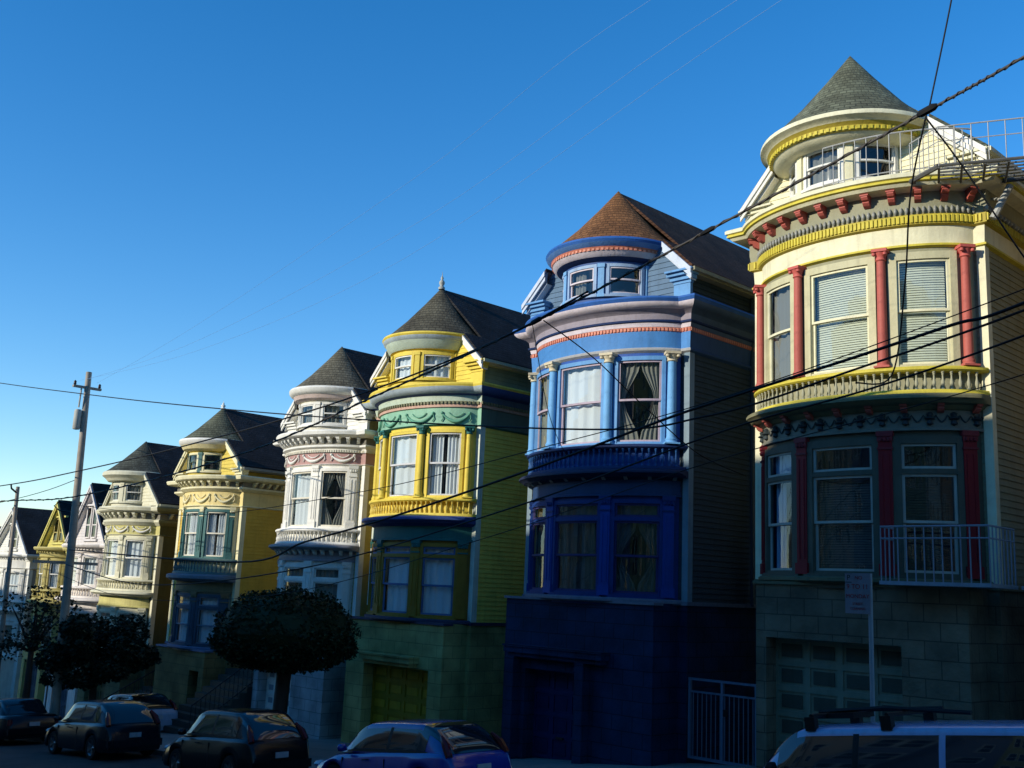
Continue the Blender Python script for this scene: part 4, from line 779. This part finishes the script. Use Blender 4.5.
# front steps in the gaps
def steps(x0, x1, y0, y1, z1, label, n=10):
    z0 = gz((x0+x1)/2)+.13; r = thing('front_steps', ((x0+x1)/2, y0, z0), label, 'steps'); mb = MB()
    for i in range(n):
        mb.box(x0, x1, y0+(y1-y0)*i/n, y1+.5, z0+(z1-z0)*i/n-.0, z0+(z1-z0)*(i+1)/n)
    mb.build('treads', P('step concrete', (72, 70, 64)), r)
    mb = MB(); railing(mb, [(x1-.08, y0, z0+.1), (x1-.08, y1, z1+.05)], .9, .2, .022, .012); mb.build('handrail', iron, r)
    mb = MB(); mb.box(x0, x1, y1+1.6, y1+1.68, z1, z1+2.3); mb.box(x0+.15, x1-.15, y1+1.56, y1+1.6, z1+.1, z1+2.1); mb.build('entry_door', P('entry door grey', (110, 120, 132)), r)
steps(-35.2, -32.7, 17.8, 20.6, -3.2, 'wide front steps with iron handrail between the ochre and the white house')
steps(-41.6, -40.2, 18.0, 20.6, -4.4, 'narrow front steps beside the olive side wall')

# ------------------------------------------------------------------ poles and wires
wood = P('weathered pole wood', (160, 150, 136), var=.3, scale=2, dirt=.3)
def pole(x, y, zt, label, arms=True, xf=True, lean=0):
    zb = gz(x)+.1; r = thing('utility_pole', (x, y, zb), label, 'utility pole', 'utility poles on the far kerb')
    mb = MB(); mb.tube([(x, y, zb-.3), (x+lean*.5, y, (zb+zt)/2), (x+lean, y, zt)], [.155, .135, .1] if xf else [.1, .085, .07], 12); mb.build('shaft', wood, r, 40)
    X = x+lean
    if arms:
        mb = MB(); mb.box(X-.06, X+.06, y-.5, y+.5, zt-.6, zt-.52); mb.build('crossarm', wood, r)
        for s in (-1, 1):
            mb = MB(); mb.lathe(X, y+s*.44, [(0, zt-.52), (.04, zt-.51), (.055, zt-.47), (.04, zt-.44), (.055, zt-.41), (.02, zt-.36), (0, zt-.35)], 10); mb.build('insulator', P('brown ceramic', (60, 40, 36), rough=.25), r, True)
        mb = MB(); mb.box(X-.05, X+.05, y-1.1, y+1.1, (.22 if x < -20 else 4) if zt > 6 else zt-3.2, (.32 if x < -20 else 4.1) if zt > 6 else zt-3.1); mb.build('crossarm', wood, r)
    if not arms:
        mb = MB(); mb.tube([(X, y, zt-.25), (X+.2, y-.3, zt-.1), (X+.25, y-.35, zt+.05)], .035, 6); mb.build('wire_bracket', iron, r)
    if xf:
        mb = MB(); cx_, cy_ = X+.04, y-.23; z0 = zt-2.1; mb.tube([(cx_, cy_, z0+.2), (X+.1, y, z0+.2)], .04, 6); mb.tube([(cx_, cy_, z0+.55), (X+.08, y, z0+.55)], .04, 6); mb.lathe(cx_, cy_, [(0, z0), (.11, z0+.02), (.125, z0+.05), (.125, z0+.66), (.1, z0+.72), (0, z0+.74)], 16); mb.tube([(cx_, cy_, z0+.8), (cx_+.05, cy_, z0+1.5)], .03, 6); mb.build('transformer', P('transformer grey', (176, 176, 166)), r, 40)
        mb = MB(); mb.tube([(X, y, zt-4.7), (X-.45, y-.3, zt-4.6), (X-.6, y-.4, zt-4.75), (X-.4, y-.3, zt-4.9), (X, y, zt-4.95)], .022, 6); mb.build('bracket', iron, r)
    return r
pole(-36.45, 14.9, 6.95, 'tall wooden utility pole with grey transformer, between the two street trees', lean=-.62)
pole(-42.1, 14.95, 3.1, 'shorter wooden utility pole at the left edge, in front of the white gabled house', arms=False, xf=False, lean=-.55)
pole(-1.2, 14.9, 12.0, 'wooden utility pole up the hill, at the right end of the wires', xf=False)
def smooth(pts, n=8):
    pts = [Vector(p) for p in pts]; out = []
    for i in range(len(pts)-1):
        p0_, p1_, p2_, p3_ = pts[max(0, i-1)], pts[i], pts[i+1], pts[min(len(pts)-1, i+2)]
        for k in range(n):
            t = k/n; out.append(.5*((2*p1_)+(p2_-p0_)*t+(2*p0_-5*p1_+4*p2_-p3_)*t*t+(-p0_+3*p1_-3*p2_+p3_)*t**3))
    return out+[pts[-1]]
rub = P('black cable', (16, 16, 17), rough=.6, bump=0); rub2 = P('grey cable', (70, 66, 62), rough=.6, bump=0)
def wire(name, pts, r, label, group='overhead wires over the street', m=None, twist=False):
    p = smooth(pts); mb = MB(); mb.tube(p, r, 6)
    if twist:
        q = []; acc = 0
        for i, v in enumerate(p[:-1]):
            for k in range(6):
                u = v.lerp(p[i+1], k/6); a_ = (i*6+k)*1.15; q.append(u+Vector((0, cos(a_), sin(a_)))*r*1.3)
        mb.tube(q, r*.55, 4)
    o = mb.build(name, m or rub, None, True); return tag(o, label, 'cable', group)
Y0 = 14.5
wire('overhead_cable', [(-1.2, Y0, 8.75), (-4.98, Y0, 7.64), (-6.35, Y0, 7.27), (-9.97, Y0, 6.33), (-14.71, Y0, 5.19), (-19.37, Y0, 4.3), (-25.65, Y0, 3.23), (-35.9, Y0, 2.47), (-44, Y0, 2.5), (-60, Y0, 2.2)], .021, 'thick lashed cable rising past the cream turret to the top right corner', twist=True, m=rub2)
wire('overhead_cable', [(-13.0, Y0-.05, 5.62), (-15.96, Y0, 4.95), (-21.51, Y0, 4.22), (-28.61, Y0, 3.7), (-35.99, Y0, 3.33), (-43.28, Y0, 3.11), (-60, Y0, 3.0)], .02, 'cable branching off the thick lashed one and passing over the blue turret towards the left')
wire('overhead_cable', [(-1.2, Y0, 5.1), (-5.14, Y0, 4.0), (-7.74, Y0, 3.45), (-9.27, Y0, 3.13), (-10.47, Y0, 2.98), (-12.01, Y0, 2.91), (-15.84, Y0, 3.27), (-22.77, Y0, 4.1), (-30.43, Y0, 5.15), (-36.8, Y0, 6.1), (-44.87, Y0, 7.35), (-60, Y0, 9.8)], .018, 'slack wire crossing the sky at left and dipping in front of the blue house')
wire('overhead_cable', [(-1.2, Y0-.1, 5.2), (-5.14, Y0, 4.1), (-6.13, Y0, 3.94), (-7.74, Y0, 3.64), (-9.96, Y0, 3.25), (-11.34, Y0, 2.98), (-14.25, Y0, 2.33), (-18.63, Y0, 1.47), (-21.96, Y0, .93), (-25.09, Y0, .41), (-36, Y0, .7)], .024, 'upper of the heavy wires crossing the lower columns of the cream house')
wire('overhead_cable', [(-1.2, Y0-.3, 4.6), (-5.16, Y0, 3.65), (-7.4, Y0, 3.15), (-9.96, Y0, 2.72), (-15, Y0, 1.55), (-22, Y0, .3), (-30, Y0, -.3), (-36, Y0, .2)], .016, 'lowest thin wire of those passing the balustrade of the cream house')
wire('overhead_cable', [(-1.2, Y0+.2, 5.35), (-5.2, Y0+.2, 4.35), (-9.97, Y0+.2, 3.35), (-14.3, Y0+.2, 2.75), (-20, Y0+.2, 2.1), (-28, Y0+.2, 1.7), (-36.2, Y0+.2, 2.2)], .009, 'thin wire running just above the heavy ones across the blue and the cream house')
wire('overhead_cable', [(-1.2, Y0-.4, 4.0), (-5.2, Y0-.4, 3.0), (-9.97, Y0-.4, 2.15), (-15, Y0-.4, 1.0), (-22, Y0-.4, -.3), (-30, Y0-.4, -.7), (-36.2, Y0-.2, -.1)], .008, 'very thin wire below all the others, crossing the dark lower windows of the cream house')
wire('overhead_cable', [(-36.7, Y0, 6.2), (-44, Y0-.3, 6.0), (-60, Y0-.5, 5.5)], .012, 'thin wire running left from the transformer pole') if False else None
wire('overhead_cable', [(-36.85, 14.8, 3.1), (-42.4, 14.8, 2.6), (-60, Y0, 1.6)], .012, 'thin wire sagging from the transformer pole to the shorter pole')
wire('service_drop', [(-6.35, Y0, 7.3), (-5.85, 14.3, 8.9), (-5.4, 14.1, 10.6)], .012, 'thin wire rising steeply from the lashed cable at the top right', m=rub)
wire('service_drop', [(-6.4, Y0, 7.2), (-7.0, 15.2, 6.3), (-7.6, 16.2, 5.2), (-8.25, 17.0, 3.9), (-8.5, 16.2, 3.65)], .014, 'slack wire hanging from the lashed cable in front of the cream house middle window', m=rub)
wire('service_drop', [(-6.4, Y0, 7.15), (-6.2, 15.2, 6.6), (-5.7, 15.8, 5.4), (-5.1, 16, 4.2)], .014, 'slack wire falling rightwards from the lashed cable across the cream side wall', m=rub)
wire('service_drop', [(-14.2, Y0, 5.25), (-14.0, 15.8, 4.7), (-13.8, 17.2, 3.9), (-13.6, 18.8, 3.1), (-13.4, 20.4, 2.75)], .012, 'thin service wire falling from the lashed cable past the blue columns', m=rub)
wire('service_drop', [(-14.5, Y0, 5.2), (-16.0, 16.6, 3.9), (-17.0, 18.2, 3.3), (-17.5, 19.0, 3.25)], .008, 'very thin wire crossing the blue frieze diagonally', m=rub)
for o_ in list(bpy.data.objects):
    if o_.get('label', '').startswith('thick lashed cable'):
        for (c_, r_) in (((-6.38, Y0, 7.27), .06), ((-10.3, Y0, 6.25), .045), ((-14.4, Y0, 5.27), .05)):
            mb = MB(); d_ = Vector((-1, 0, -.26)).normalized(); c_ = Vector(c_); mb.tube([c_-d_*.16, c_-d_*.1, c_+d_*.1, c_+d_*.16], [r_*.5, r_, r_, r_*.5], 8); mb.build('splice_sleeve', rub, o_, 40)
sil = P('weathered copper wire', (120, 160, 205), rough=.5, bump=0)

for pts, lb in (([(-37.0, 14.6, 6.6), (-28, 14.35, 6.45), (-18.03, 13.8, 7.05), (-8.1, 13.21, 9.14), (-1.2, 14.2, 11.1)], 'lowest of the three faint pale wires slanting across the open sky'),
                ([(-37.0, 14.9, 6.7), (-28, 14.4, 6.8), (-17.11, 13.75, 7.85), (-8.95, 13.26, 9.5), (-1.2, 14.8, 11.6)], 'middle one of the three faint pale wires slanting across the open sky'),
                ([(-37.0, 15.2, 6.6), (-28.32, 14.42, 7.3), (-17.4, 13.76, 8.94), (-10.74, 13.36, 10.3), (-1.2, 15.2, 12.6)], 'topmost of the three faint pale wires slanting across the open sky')):
    wire('overhead_cable', pts, .0032, lb, m=sil)
# ------------------------------------------------------------------ trees
def foliage(mb, c, rx, ry, rz_, n, size, surf=.75, dome=False):
    for i in range(n):
        while True:
            v = Vector((random.uniform(-1, 1), random.uniform(-1, 1), random.uniform(-1, 1)))
            if .01 < v.length <= 1: break
        if random.random() < surf: v = v.normalized()*random.uniform(.86, 1.0)
        if dome: hz = sqrt(v.x**2+v.y**2); k_ = 1/max(.001, (hz**2.2+abs(v.z)**2.2)**(1/2.2))*v.length; v *= k_
        if v.z < 0: v.z *= .55
        bmp = 1+.05*sin(v.x*9+1)*cos(v.y*8)+.04*sin(v.z*13+v.x*7)
        p = Vector((c[0]+v.x*rx*bmp, c[1]+v.y*ry*bmp, c[2]+v.z*rz_*bmp))
        q = Matrix.Rotation(random.uniform(0, 6.28), 3, 'Z') @ Matrix.Rotation(random.uniform(-1.3, 1.3), 3, 'X')
        s = size*random.uniform(.6, 1.3)
        a_, b_ = q @ Vector((s*.5, 0, 0)), q @ Vector((0, s, 0))
        mb.add([p-a_*.2, p+a_+b_*.5, p+b_, p-a_+b_*.5], [(0, 1, 2, 3)])
lf = leafmat('dark foliage', (.022, .036, .014)); lf2 = leafmat('dull foliage', (.02, .032, .018)); bark = P('dark bark', (62, 52, 44), var=.3, bump=.8, bscale=25)
x, y = -25.38, 16.4; zb = gz(x)+.13
t = thing('street_tree', (x, y, zb), 'street tree with a clipped dome-shaped crown, in front of the white house', 'tree', 'street trees on the far pavement')
mb = MB(); zc = -1.75
mb.tube([(x, y, zb-.1), (x-.03, y, zb+.9), (x+.04, y, zc-.55)], [.25, .2, .19], 12)
for k in range(9):
    an = k*2*pi/9+.3; rr = random.uniform(1.1, 1.7); mb.tube([(x+.03, y, zc-.75+.1*(k % 3)), (x+cos(an)*rr*.35, y+sin(an)*rr*.35, zc-.35), (x+cos(an)*rr, y+sin(an)*rr, zc+.25)], [.11, .07, .03], 7)
mb.build('trunk', bark, t, True)
mb = MB(); 
mb.lathe(x, y, [(0.01, zc-.18), (1.0, zc-.22), (1.65, zc-.02), (1.8, zc+.35), (1.6, zc+.85), (1.0, zc+1.22), (.01, zc+1.35)], 24)
foliage(mb, (x, y, zc+.12), 1.95, 1.95, 1.4, 24000, .085, .85, dome=True)
mb.build('crown', lf, t)
def loose_tree(x, y, zc, rx, rz_, label, n, seed):
    random.seed(seed); zb = gz(x)+.13; t = thing('street_tree', (x, y, zb), label, 'tree', 'street trees on the far pavement'); mb = MB()
    mb.tube([(x, y, zb-.1), (x+.1, y, (zb+zc)/2-.2), (x, y, zc)], [.17, .13, .08], 10); cl = []
    for k in range(16):
        an = random.uniform(0, 6.28); rr = random.uniform(.35, .8); zz = random.uniform(-.6, .75)
        c = (x+cos(an)*rr*rx, y+sin(an)*rr*rx, zc+zz*rz_); cl.append(c); mb.tube([(x, y, zc-rz_*.6), (x+(c[0]-x)*.5, y+(c[1]-y)*.5, (zc-rz_*.6+c[2])/2+.1), c], [.06, .04, .02], 6)
    mb.build('trunk', bark, t, True); mb = MB()
    for c in cl: foliage(mb, c, rx*random.uniform(.3, .5), rx*random.uniform(.3, .5), rz_*random.uniform(.3, .5), n//16, .13, .5)
    mb.build('crown', lf2, t)
loose_tree(-36.1, 15.9, -2.85, 1.7, 1.4, 'broad dark street tree right of the transformer pole', 15000, 3)
loose_tree(-41.3, 15.7, -2.1, 1.35, 1.5, 'small sparse street tree left of the transformer pole', 1500, 5)
random.seed(11)

# ------------------------------------------------------------------ parking signs
def curve_text(name, txt, size, loc, mat, parent, rz=0):
    c = bpy.data.curves.new(name, 'FONT'); c.body = txt; c.size = size; c.align_x = 'CENTER'; c.align_y = 'CENTER'; c.extrude = .001
    o = bpy.data.objects.new(name, c); COL.objects.link(o); dg = bpy.context.evaluated_depsgraph_get(); me = bpy.data.meshes.new_from_object(o.evaluated_get(dg)); bpy.data.objects.remove(o)
    o = bpy.data.objects.new(name, me); me.materials.append(mat); COL.objects.link(o); o.parent = parent; o.location = loc; o.rotation_euler = (pi/2, 0, rz)
    return o
x, y = -7.68, 14.95; zb = gz(x)+.13; r = thing('parking_sign', (x, y, zb), 'street cleaning parking sign on a thin post before the cream house garage', 'sign')
mb = MB(); mb.tube([(x, y, zb), (x, y, .47)], .035, 8); mb.build('post', P('galvanised post', (140, 145, 150), rough=.5), r)
mb = MB(); x0, x1 = x-.37, x+.03; mb.box(x0, x1, y-.06, y-.045, -.12, .47); pl = mb.build('sign_plate', P('sign white', (130, 122, 128)), r)
sr = P('sign red', (150, 40, 50)); O = Vector((x, y, zb)); pa_ = pl
def rel(px, py, pz): return (px-O.x, py-O.y, pz-O.z)
curve_text('lettering', 'P', .11, rel(x0+.06, y-.063, .4), iron, pl); curve_text('lettering', 'NO', .075, rel(x0+.22, y-.063, .4), sr, pl)
curve_text('lettering', '9 TO 11', .1, rel((x0+x1)/2, y-.063, .27), sr, pl); curve_text('lettering', 'MONDAY', .085, rel((x0+x1)/2, y-.063, .13), sr, pl); curve_text('lettering', 'STREET', .05, rel((x0+x1)/2, y-.063, .02), sr, pl); curve_text('lettering', 'CLEANING', .05, rel((x0+x1)/2, y-.063, -.05), sr, pl)
mb = MB(); mb.box(x0+.01, x0+.11, y-.0625, y-.061, .33, .34); mb.box(x0+.01, x0+.11, y-.0625, y-.061, .455, .46); mb.build('border', iron, pl)
x, y = -37.35, 14.9; zb = gz(x)+.13; r = thing('parking_sign', (x, y, zb), 'small white sign on a thin post at the foot of the transformer pole', 'sign')
mb = MB(); mb.tube([(x, y, zb), (x, y, -2.85)], .03, 8); mb.build('post', MATS['galvanised post'], r)
mb = MB(); mb.box(x-.2, x+.2, y-.05, y-.035, -3.42, -2.9); mb.build('sign_plate', P('sign white', (130, 122, 128)), r)

# ------------------------------------------------------------------ cars
tyre = P('tyre rubber', (22, 22, 22), rough=.85); rimm = P('alloy rim', (120, 122, 126), rough=.35, metal=.7); plast = P('black plastic', (18, 18, 19), rough=.6)
CARGLASS2 = paint('tinted car glass', (.012, .016, .02), rough=.04, bump=0, var=0, spec=.8, dirt=0)
def carpaint(n, c, r=.25):
    m = paint(n, s2l(c), rough=r, var=.04, bump=0, spec=.5 if sum(c) > 200 else .3); m.node_tree.nodes['Principled BSDF'].inputs['Coat Weight'].default_value = .8 if sum(c) > 180 else .12; m.node_tree.nodes['Principled BSDF'].inputs['Coat Roughness'].default_value = .05; return m
taill = paint('tail lamp red', (.12, .008, .01), rough=.15, bump=0); amber = paint('amber lamp', (.5, .16, .02), rough=.2, bump=0); headl = paint('head lamp', (.6, .65, .7), rough=.08, bump=0)
def car(x, y, Lc, W, H, pm, label, cat='car', kind='hatch', flip=False, dz=0):
    """front of the car points to -x; local x runs front(-)->rear(+)"""
    zg_ = gz(x)+dz; sl = slope(x); r = thing('parked_car', (x, y, zg_), label, cat, 'cars parked along the kerb', rot=(0, -math.atan(sl), pi if flip else 0))
    hw = W/2; xf, xb = -Lc/2, Lc/2; wr = .31; wx = (xf+.82, xb-.78); belt = H*.62; cl = .2
    if kind == 'wagon': pr = [(0, .5), (.03, .62), (.25, belt-.1), (.3, belt-.02), (.5, belt), (.9, belt+.02), (.985, belt), (1, .62)]; cab = (.22, .37, .93, .99); rw = .68
    elif kind == 'suv': pr = [(0, .6), (.04, .8), (.22, belt-.04), (.5, belt), (.9, belt), (.98, belt-.02), (1, .65)]; cab = (.21, .34, .9, .985); rw = .69
    elif kind == 'sedan': pr = [(0, .5), (.05, .66), (.28, belt-.06), (.5, belt), (.84, belt+.04), (.97, belt), (1, .6)]; cab = (.26, .42, .7, .86); rw = .67
    else: pr = [(0, .48), (.05, .62), (.2, belt-.08), (.5, belt), (.85, belt+.03), (.97, belt), (1, .6)]; cab = (.2, .42, .74, .97); rw = .67
    def top(u):
        for (a_, za), (b_, zb) in zip(pr, pr[1:]):
            if u <= b_: return za+(zb-za)*(u-a_)/(b_-a_)
        return pr[-1][1]
    N = 44; mb = MB(); vs = []; K = 8
    for i in range(N+1):
        u = i/N; X = xf+Lc*u; zt = top(u); e = min(u, 1-u); wd = hw*(1-.16*max(0, 1-e/.1)**2)
        zb = cl
        for q in wx:
            d = abs(X-q)
            if d < wr+.05: zb = max(zb, .30+sqrt(max(0, (wr+.05)**2-d*d)))
        zb = min(zb, zt-.12)
        zm = zb+(zt-zb)*.5; sec = [(wd*.96, zb), (wd, min(zt-.1, zb+.06)), (wd, zm), (wd*.975, zt-.09), (wd*.93, zt-.03), (wd*.86, zt), (wd*.4, zt+.02), (0, zt+.025)]
        for (yy, zz) in sec: vs.append((X, -yy, zz))
        for (yy, zz) in reversed(sec[:-1]): vs.append((X, yy, zz))
    k = 15; mb.add(vs, [(i*k+j, i*k+j+1, (i+1)*k+j+1, (i+1)*k+j) for i in range(N) for j in range(k-1)]+[tuple(range(k-1, -1, -1)), tuple(N*k+j for j in range(k))]+[(i*k, (i+1)*k, (i+1)*k+k-1, i*k+k-1) for i in range(N)])
    body = mb.build('body', pm, r, 50)
    # cabin
    c0, c1, c2, c3 = [xf+Lc*q for q in cab]; bw_ = hw*.9; tw = hw*rw; zbt = belt-.01; zr_ = H-.05
    hc = H-zbt
    def hprof(X):
        if X < c1: r_ = max(0, (X-c0)/(c1-c0)); return 1-(1-r_)**1.55*1.0
        if X > c2: r_ = max(0, (c3-X)/(c3-c2)); return 1-(1-r_)**(2.4 if kind in ('wagon', 'suv') else 1.9)
        return 1
    def sp(X, v, s, off=0):
        h_ = hc*hprof(X)*(1+.02*sin(pi*min(1, max(0, (X-c1)/(c2-c1)))))
        e = (X-c0)/(c3-c0); w_ = bw_*(1-.10*max(0, 1-e/.25)**2-.06*max(0, (e-.8)/.2)**2); tm = 1-rw/.9
        if v <= .6: zn = v/.6*.88; yn = 1-tm*zn**1.35
        else: k_ = (v-.6)/.4; y1 = 1-tm*.88**1.35; yn = y1*(cos(k_*pi/2)**.62 if k_ < .999 else 0); zn = .88+.12*sin(k_*pi/2)**.9
        return (X, s*(w_*yn+off*(1-v)), zbt-.02+h_*zn+off*v)
    def cpatch(x0, x1, v0, v1, ss, off, nx=10, nv=8, xf_=None):
        mb = MB()
        for s in ss:
            vs = []
            for i in range(nx+1):
                X = x0+(x1-x0)*i/nx
                for j in range(nv+1): vs.append(sp(X, v0+(v1-v0)*j/nv, s, off))
            mb.add(vs, [(i*(nv+1)+j, (i+1)*(nv+1)+j, (i+1)*(nv+1)+j+1, i*(nv+1)+j+1) for i in range(nx) for j in range(nv)])
        return mb
    def skirt(mb, x0, x1, v0, v1, off): return mb
    cpatch(c0, c3, 0, 1, (-1, 1), 0, 36, 16).build('cabin', pm, r, True)
    def gmove(mb, dx): mb.v = [(v[0]+dx, v[1], v[2]+.0) for v in mb.v]; return mb
    def sheet2(x0, x1, v0, v1, nm, dx, dz): # windshield / rear window: both halves joined across the middle
        n = 12; vs = []; nv = 20
        for i in range(n+1):
            X = x0+(x1-x0)*i/n
            for j in range(nv+1):
                t = -1+2*j/nv; s = -1 if t < 0 else 1; v = 1-(1-v0)*abs(t); a_ = sp(X, v, s); vs.append((a_[0]+dx, a_[1], a_[2]+dz))
        g = MB(); g.add(vs, [(i*(nv+1)+j, (i+1)*(nv+1)+j, (i+1)*(nv+1)+j+1, i*(nv+1)+j+1) for i in range(n) for j in range(nv)]); g.build(nm, CARGLASS2, r, True)
    sheet2(c0+.03, c0+(c1-c0)*.86, .5, 1, 'windshield', -.006, .006)
    sheet2(c2+(c3-c2)*.2, c3-.02, .5, 1, 'rear_window', .008, .006)
    mids = [.0, .34, .66, 1.0] if kind in ('wagon', 'suv') else [0, .52, 1.0]
    xa, xz = c0+(c1-c0)*.42, c3-(c3-c2)*(.25 if kind in ('wagon', 'suv') else .55)
    for s in (-1, 1):
        for a_, b_ in zip(mids, mids[1:]):
            g = cpatch(xa+(xz-xa)*a_+.04, xa+(xz-xa)*b_-.04, .1, .53, (s,), .008); g.build('side_window', CARGLASS2, r, True)
        for a_ in mids[1:-1]: cpatch(xa+(xz-xa)*a_-.04, xa+(xz-xa)*a_+.04, .06, .55, (s,), .011, 2, 8).build('pillar', plast if a_ == mids[1] else pm, r, True)
        mb = cpatch(xa-.05, xz+.03, .035, .095, (s,), .012, 20, 2); mb.build('window_trim', plast, r, True)
        for X_ in (xa+(xz-xa)*mids[1], c0+.3):
            mb = MB(); mb.box(X_-.006, X_+.006, *sorted((s*(hw*.965), s*(hw+.0015))), .32, belt-.12); mb.build('door_seam', plast, r)
        mb = MB(); mx_ = c0+.38; mb.lathe(0, 0, [(0, -.07), (.06, -.06), (.08, 0), (.06, .06), (0, .07)], 10); mb.v = [(mx_+v[0]*.8, s*(hw+.05)+v[1]*1.4, belt+.06+v[2]) for v in mb.v]; mb.tube([(mx_, s*(hw-.06), belt+.02), (mx_, s*(hw+.02), belt+.05)], .025, 6); mb.build('wing_mirror', pm if kind != 'wagon' else plast, r, True)
        h = MB(); h.tube([(c0+.95, s*(hw+.0), belt-.15), (c0+.98, s*(hw+.03), belt-.14), (c0+1.12, s*(hw+.03), belt-.135), (c0+1.15, s*(hw+.0), belt-.14)], .012, 6); h.build('door_handle', plast, r)
        # tail and head lamps
        tl_ = MB(); zt0, zt1 = (belt-.32, belt-.06) if kind == 'sedan' else ((belt-.02, H-.22) if kind in ('hatch',) else (belt-.3, belt+.12 if kind == 'suv' else belt-.02))
        X1 = xb-.02; yo = s*hw*.8; q0, q1 = sorted((s*hw*.66, s*hw*.9))
        if kind == 'hatch': tl_.tube([(c3-.0, s*bw_*.9, belt-.06), (c3-.12, s*(bw_*.86), belt+.12), (c3-.3, s*(bw_*.79), belt+.28)], [.07, .075, .03], 8)
        elif kind == 'wagon': tl_.box(xb-.07, xb-.0, *sorted((s*hw*.74, s*hw*.9)), belt-.28, belt-.04)
        else: tl_.tube([(X1-.07, s*hw*.8, zt0+.05), (X1-.07, s*hw*.8, zt1-.03)], [.085, .075], 10)
        tl_.build('tail_lamp', taill, r, 40)
        if kind == 'wagon':
            tl_ = MB(); tl_.tube([(c3-.03, s*bw_*.88, belt+.05), (c3-.12, s*bw_*.82, H-.3)], .045, 6); tl_.build('turn_lamp', amber, r, 40)
        hl = MB(); hl.lathe(0, 0, [(0, -.07), (.1, -.05), (.14, 0), (.1, .05), (0, .07)], 12); hl.v = [(xf+.13+v[0], s*hw*.74+v[1], .6+v[2]) for v in hl.v]; hl.build('headlamp', headl, r)
    mb = MB(); mb.box(xb-.08, xb+.05, -hw*.88, hw*.88, .32, .5); mb.build('rear_bumper', pm if kind != 'wagon' else plast, r, 40)
    mb = MB(); mb.box(xf-.05, xf+.1, -hw*.85, hw*.85, .28, .46); mb.build('front_bumper', pm if kind != 'wagon' else plast, r, 40)
    mb = MB(); mb.box(xb+.051, xb+.058, -.16, .16, .56, .68) if kind != 'hatch' else mb.box(xb+.001, xb+.03, -.16, .16, .56, .68); mb.build('licence_plate', P('plate white', (170, 170, 172)), r)
    for q in wx:
        for s in (-1, 1):
            yy = s*(hw-.11); w_ = MB(); w_.lathe(0, 0, [(wr-.1, -.1), (wr-.02, -.1), (wr, -.07), (wr, .07), (wr-.02, .1), (wr-.1, .1)], 24); w_.v = [(q+v[0], yy+v[2], .31+v[1]) for v in w_.v]; wh = w_.build('wheel', tyre, r, 40)
            w_ = MB(); w_.lathe(0, 0, [(0.01, .06), (.06, .07), (.07, .05), (.17, .03), (wr-.09, .085)], 24); w_.v = [(q+v[0], yy+s*v[2], .31+v[1]) for v in w_.v]
            for e in range(5): an = e*2*pi/5; w_.tube([(q+.04*cos(an), yy+s*.06, .31+.04*sin(an)), (q+.2*cos(an), yy+s*.075, .31+.2*sin(an))], .022, 5)
            w_.build('rim', rimm, wh, 40)
    mb = MB(); mb.box(c0+.5, c3-.5, -hw*.5, hw*.5, .3, belt-.15)
    for sx in (c0+.75, c0+1.6):
        for s in (-1, 1): mb.box(sx, sx+.16, s*.35-.1, s*.35+.1, belt-.4, belt-.16)
    mb.build('interior', P('car interior', (24, 24, 26)), r)
    return r, dict(c0=c0, c1=c1, c2=c2, c3=c3, tw=tw, H=H, bw=bw_, belt=belt)
cw, D = car(-6.75, 13.5, 5.0, 1.75, 1.5, carpaint('white car paint', (150, 165, 205)), 'white station wagon with a black roof rack, nearest car at the right', kind='wagon', dz=-.12)
rk = MB()
for q in (D['c1']+.1, D['c1']+1.15): rk.tube([(q, -D['tw']*.9-.02, D['H']-.05), (q, -D['tw']-.0, D['H']+.1), (q, D['tw'], D['H']+.1), (q, D['tw']+.02, D['H']-.05)], .028, 6)
for q in (D['c1']+.1, D['c1']+1.15):
    for s in (-1, 1): rk.box(q-.07, q+.07, s*D['tw']-.05, s*D['tw']+.05, D['H']-.08, D['H']+.09)
rk.tube([(D['c1']-.05, -.1, D['H']+.13), (D['c1']+.9, -.1, D['H']+.17), (D['c1']+2.0, -.1, D['H']+.09)], .03, 6); rk.tube([(D['c1']+.0, .25, D['H']+.14), (D['c1']+1.5, .25, D['H']+.14)], .028, 6)
rk.box(D['c1']-.05, D['c1']+.5, -.22, .35, D['H']+.05, D['H']+.12)
rk.build('roof_rack', plast, cw)
car(-16.35, 13.55, 4.2, 1.72, 1.42, carpaint('blue car paint', (16, 46, 140)), 'small bright blue hatchback in front of the yellow house garage', kind='hatch')
car(-22.8, 13.6, 4.0, 1.72, 1.54, carpaint('black car paint', (14, 15, 20)), 'black hatchback parked before the clipped tree', kind='hatch')
car(-29.9, 13.6, 4.1, 1.72, 1.48, carpaint('dark car paint', (20, 24, 32)), 'dark five-door car below the broad dark tree', kind='hatch')
car(-37.0, 13.6, 4.6, 1.76, 1.4, carpaint('near black car paint', (16, 16, 22)), 'near-black saloon at the far left edge of the road', kind='sedan')
car(-36.5, 17.6, 4.0, 1.7, 1.42, carpaint('silver car paint', (150, 165, 185)), 'pale silver car on the pavement behind the dark ones', kind='hatch')
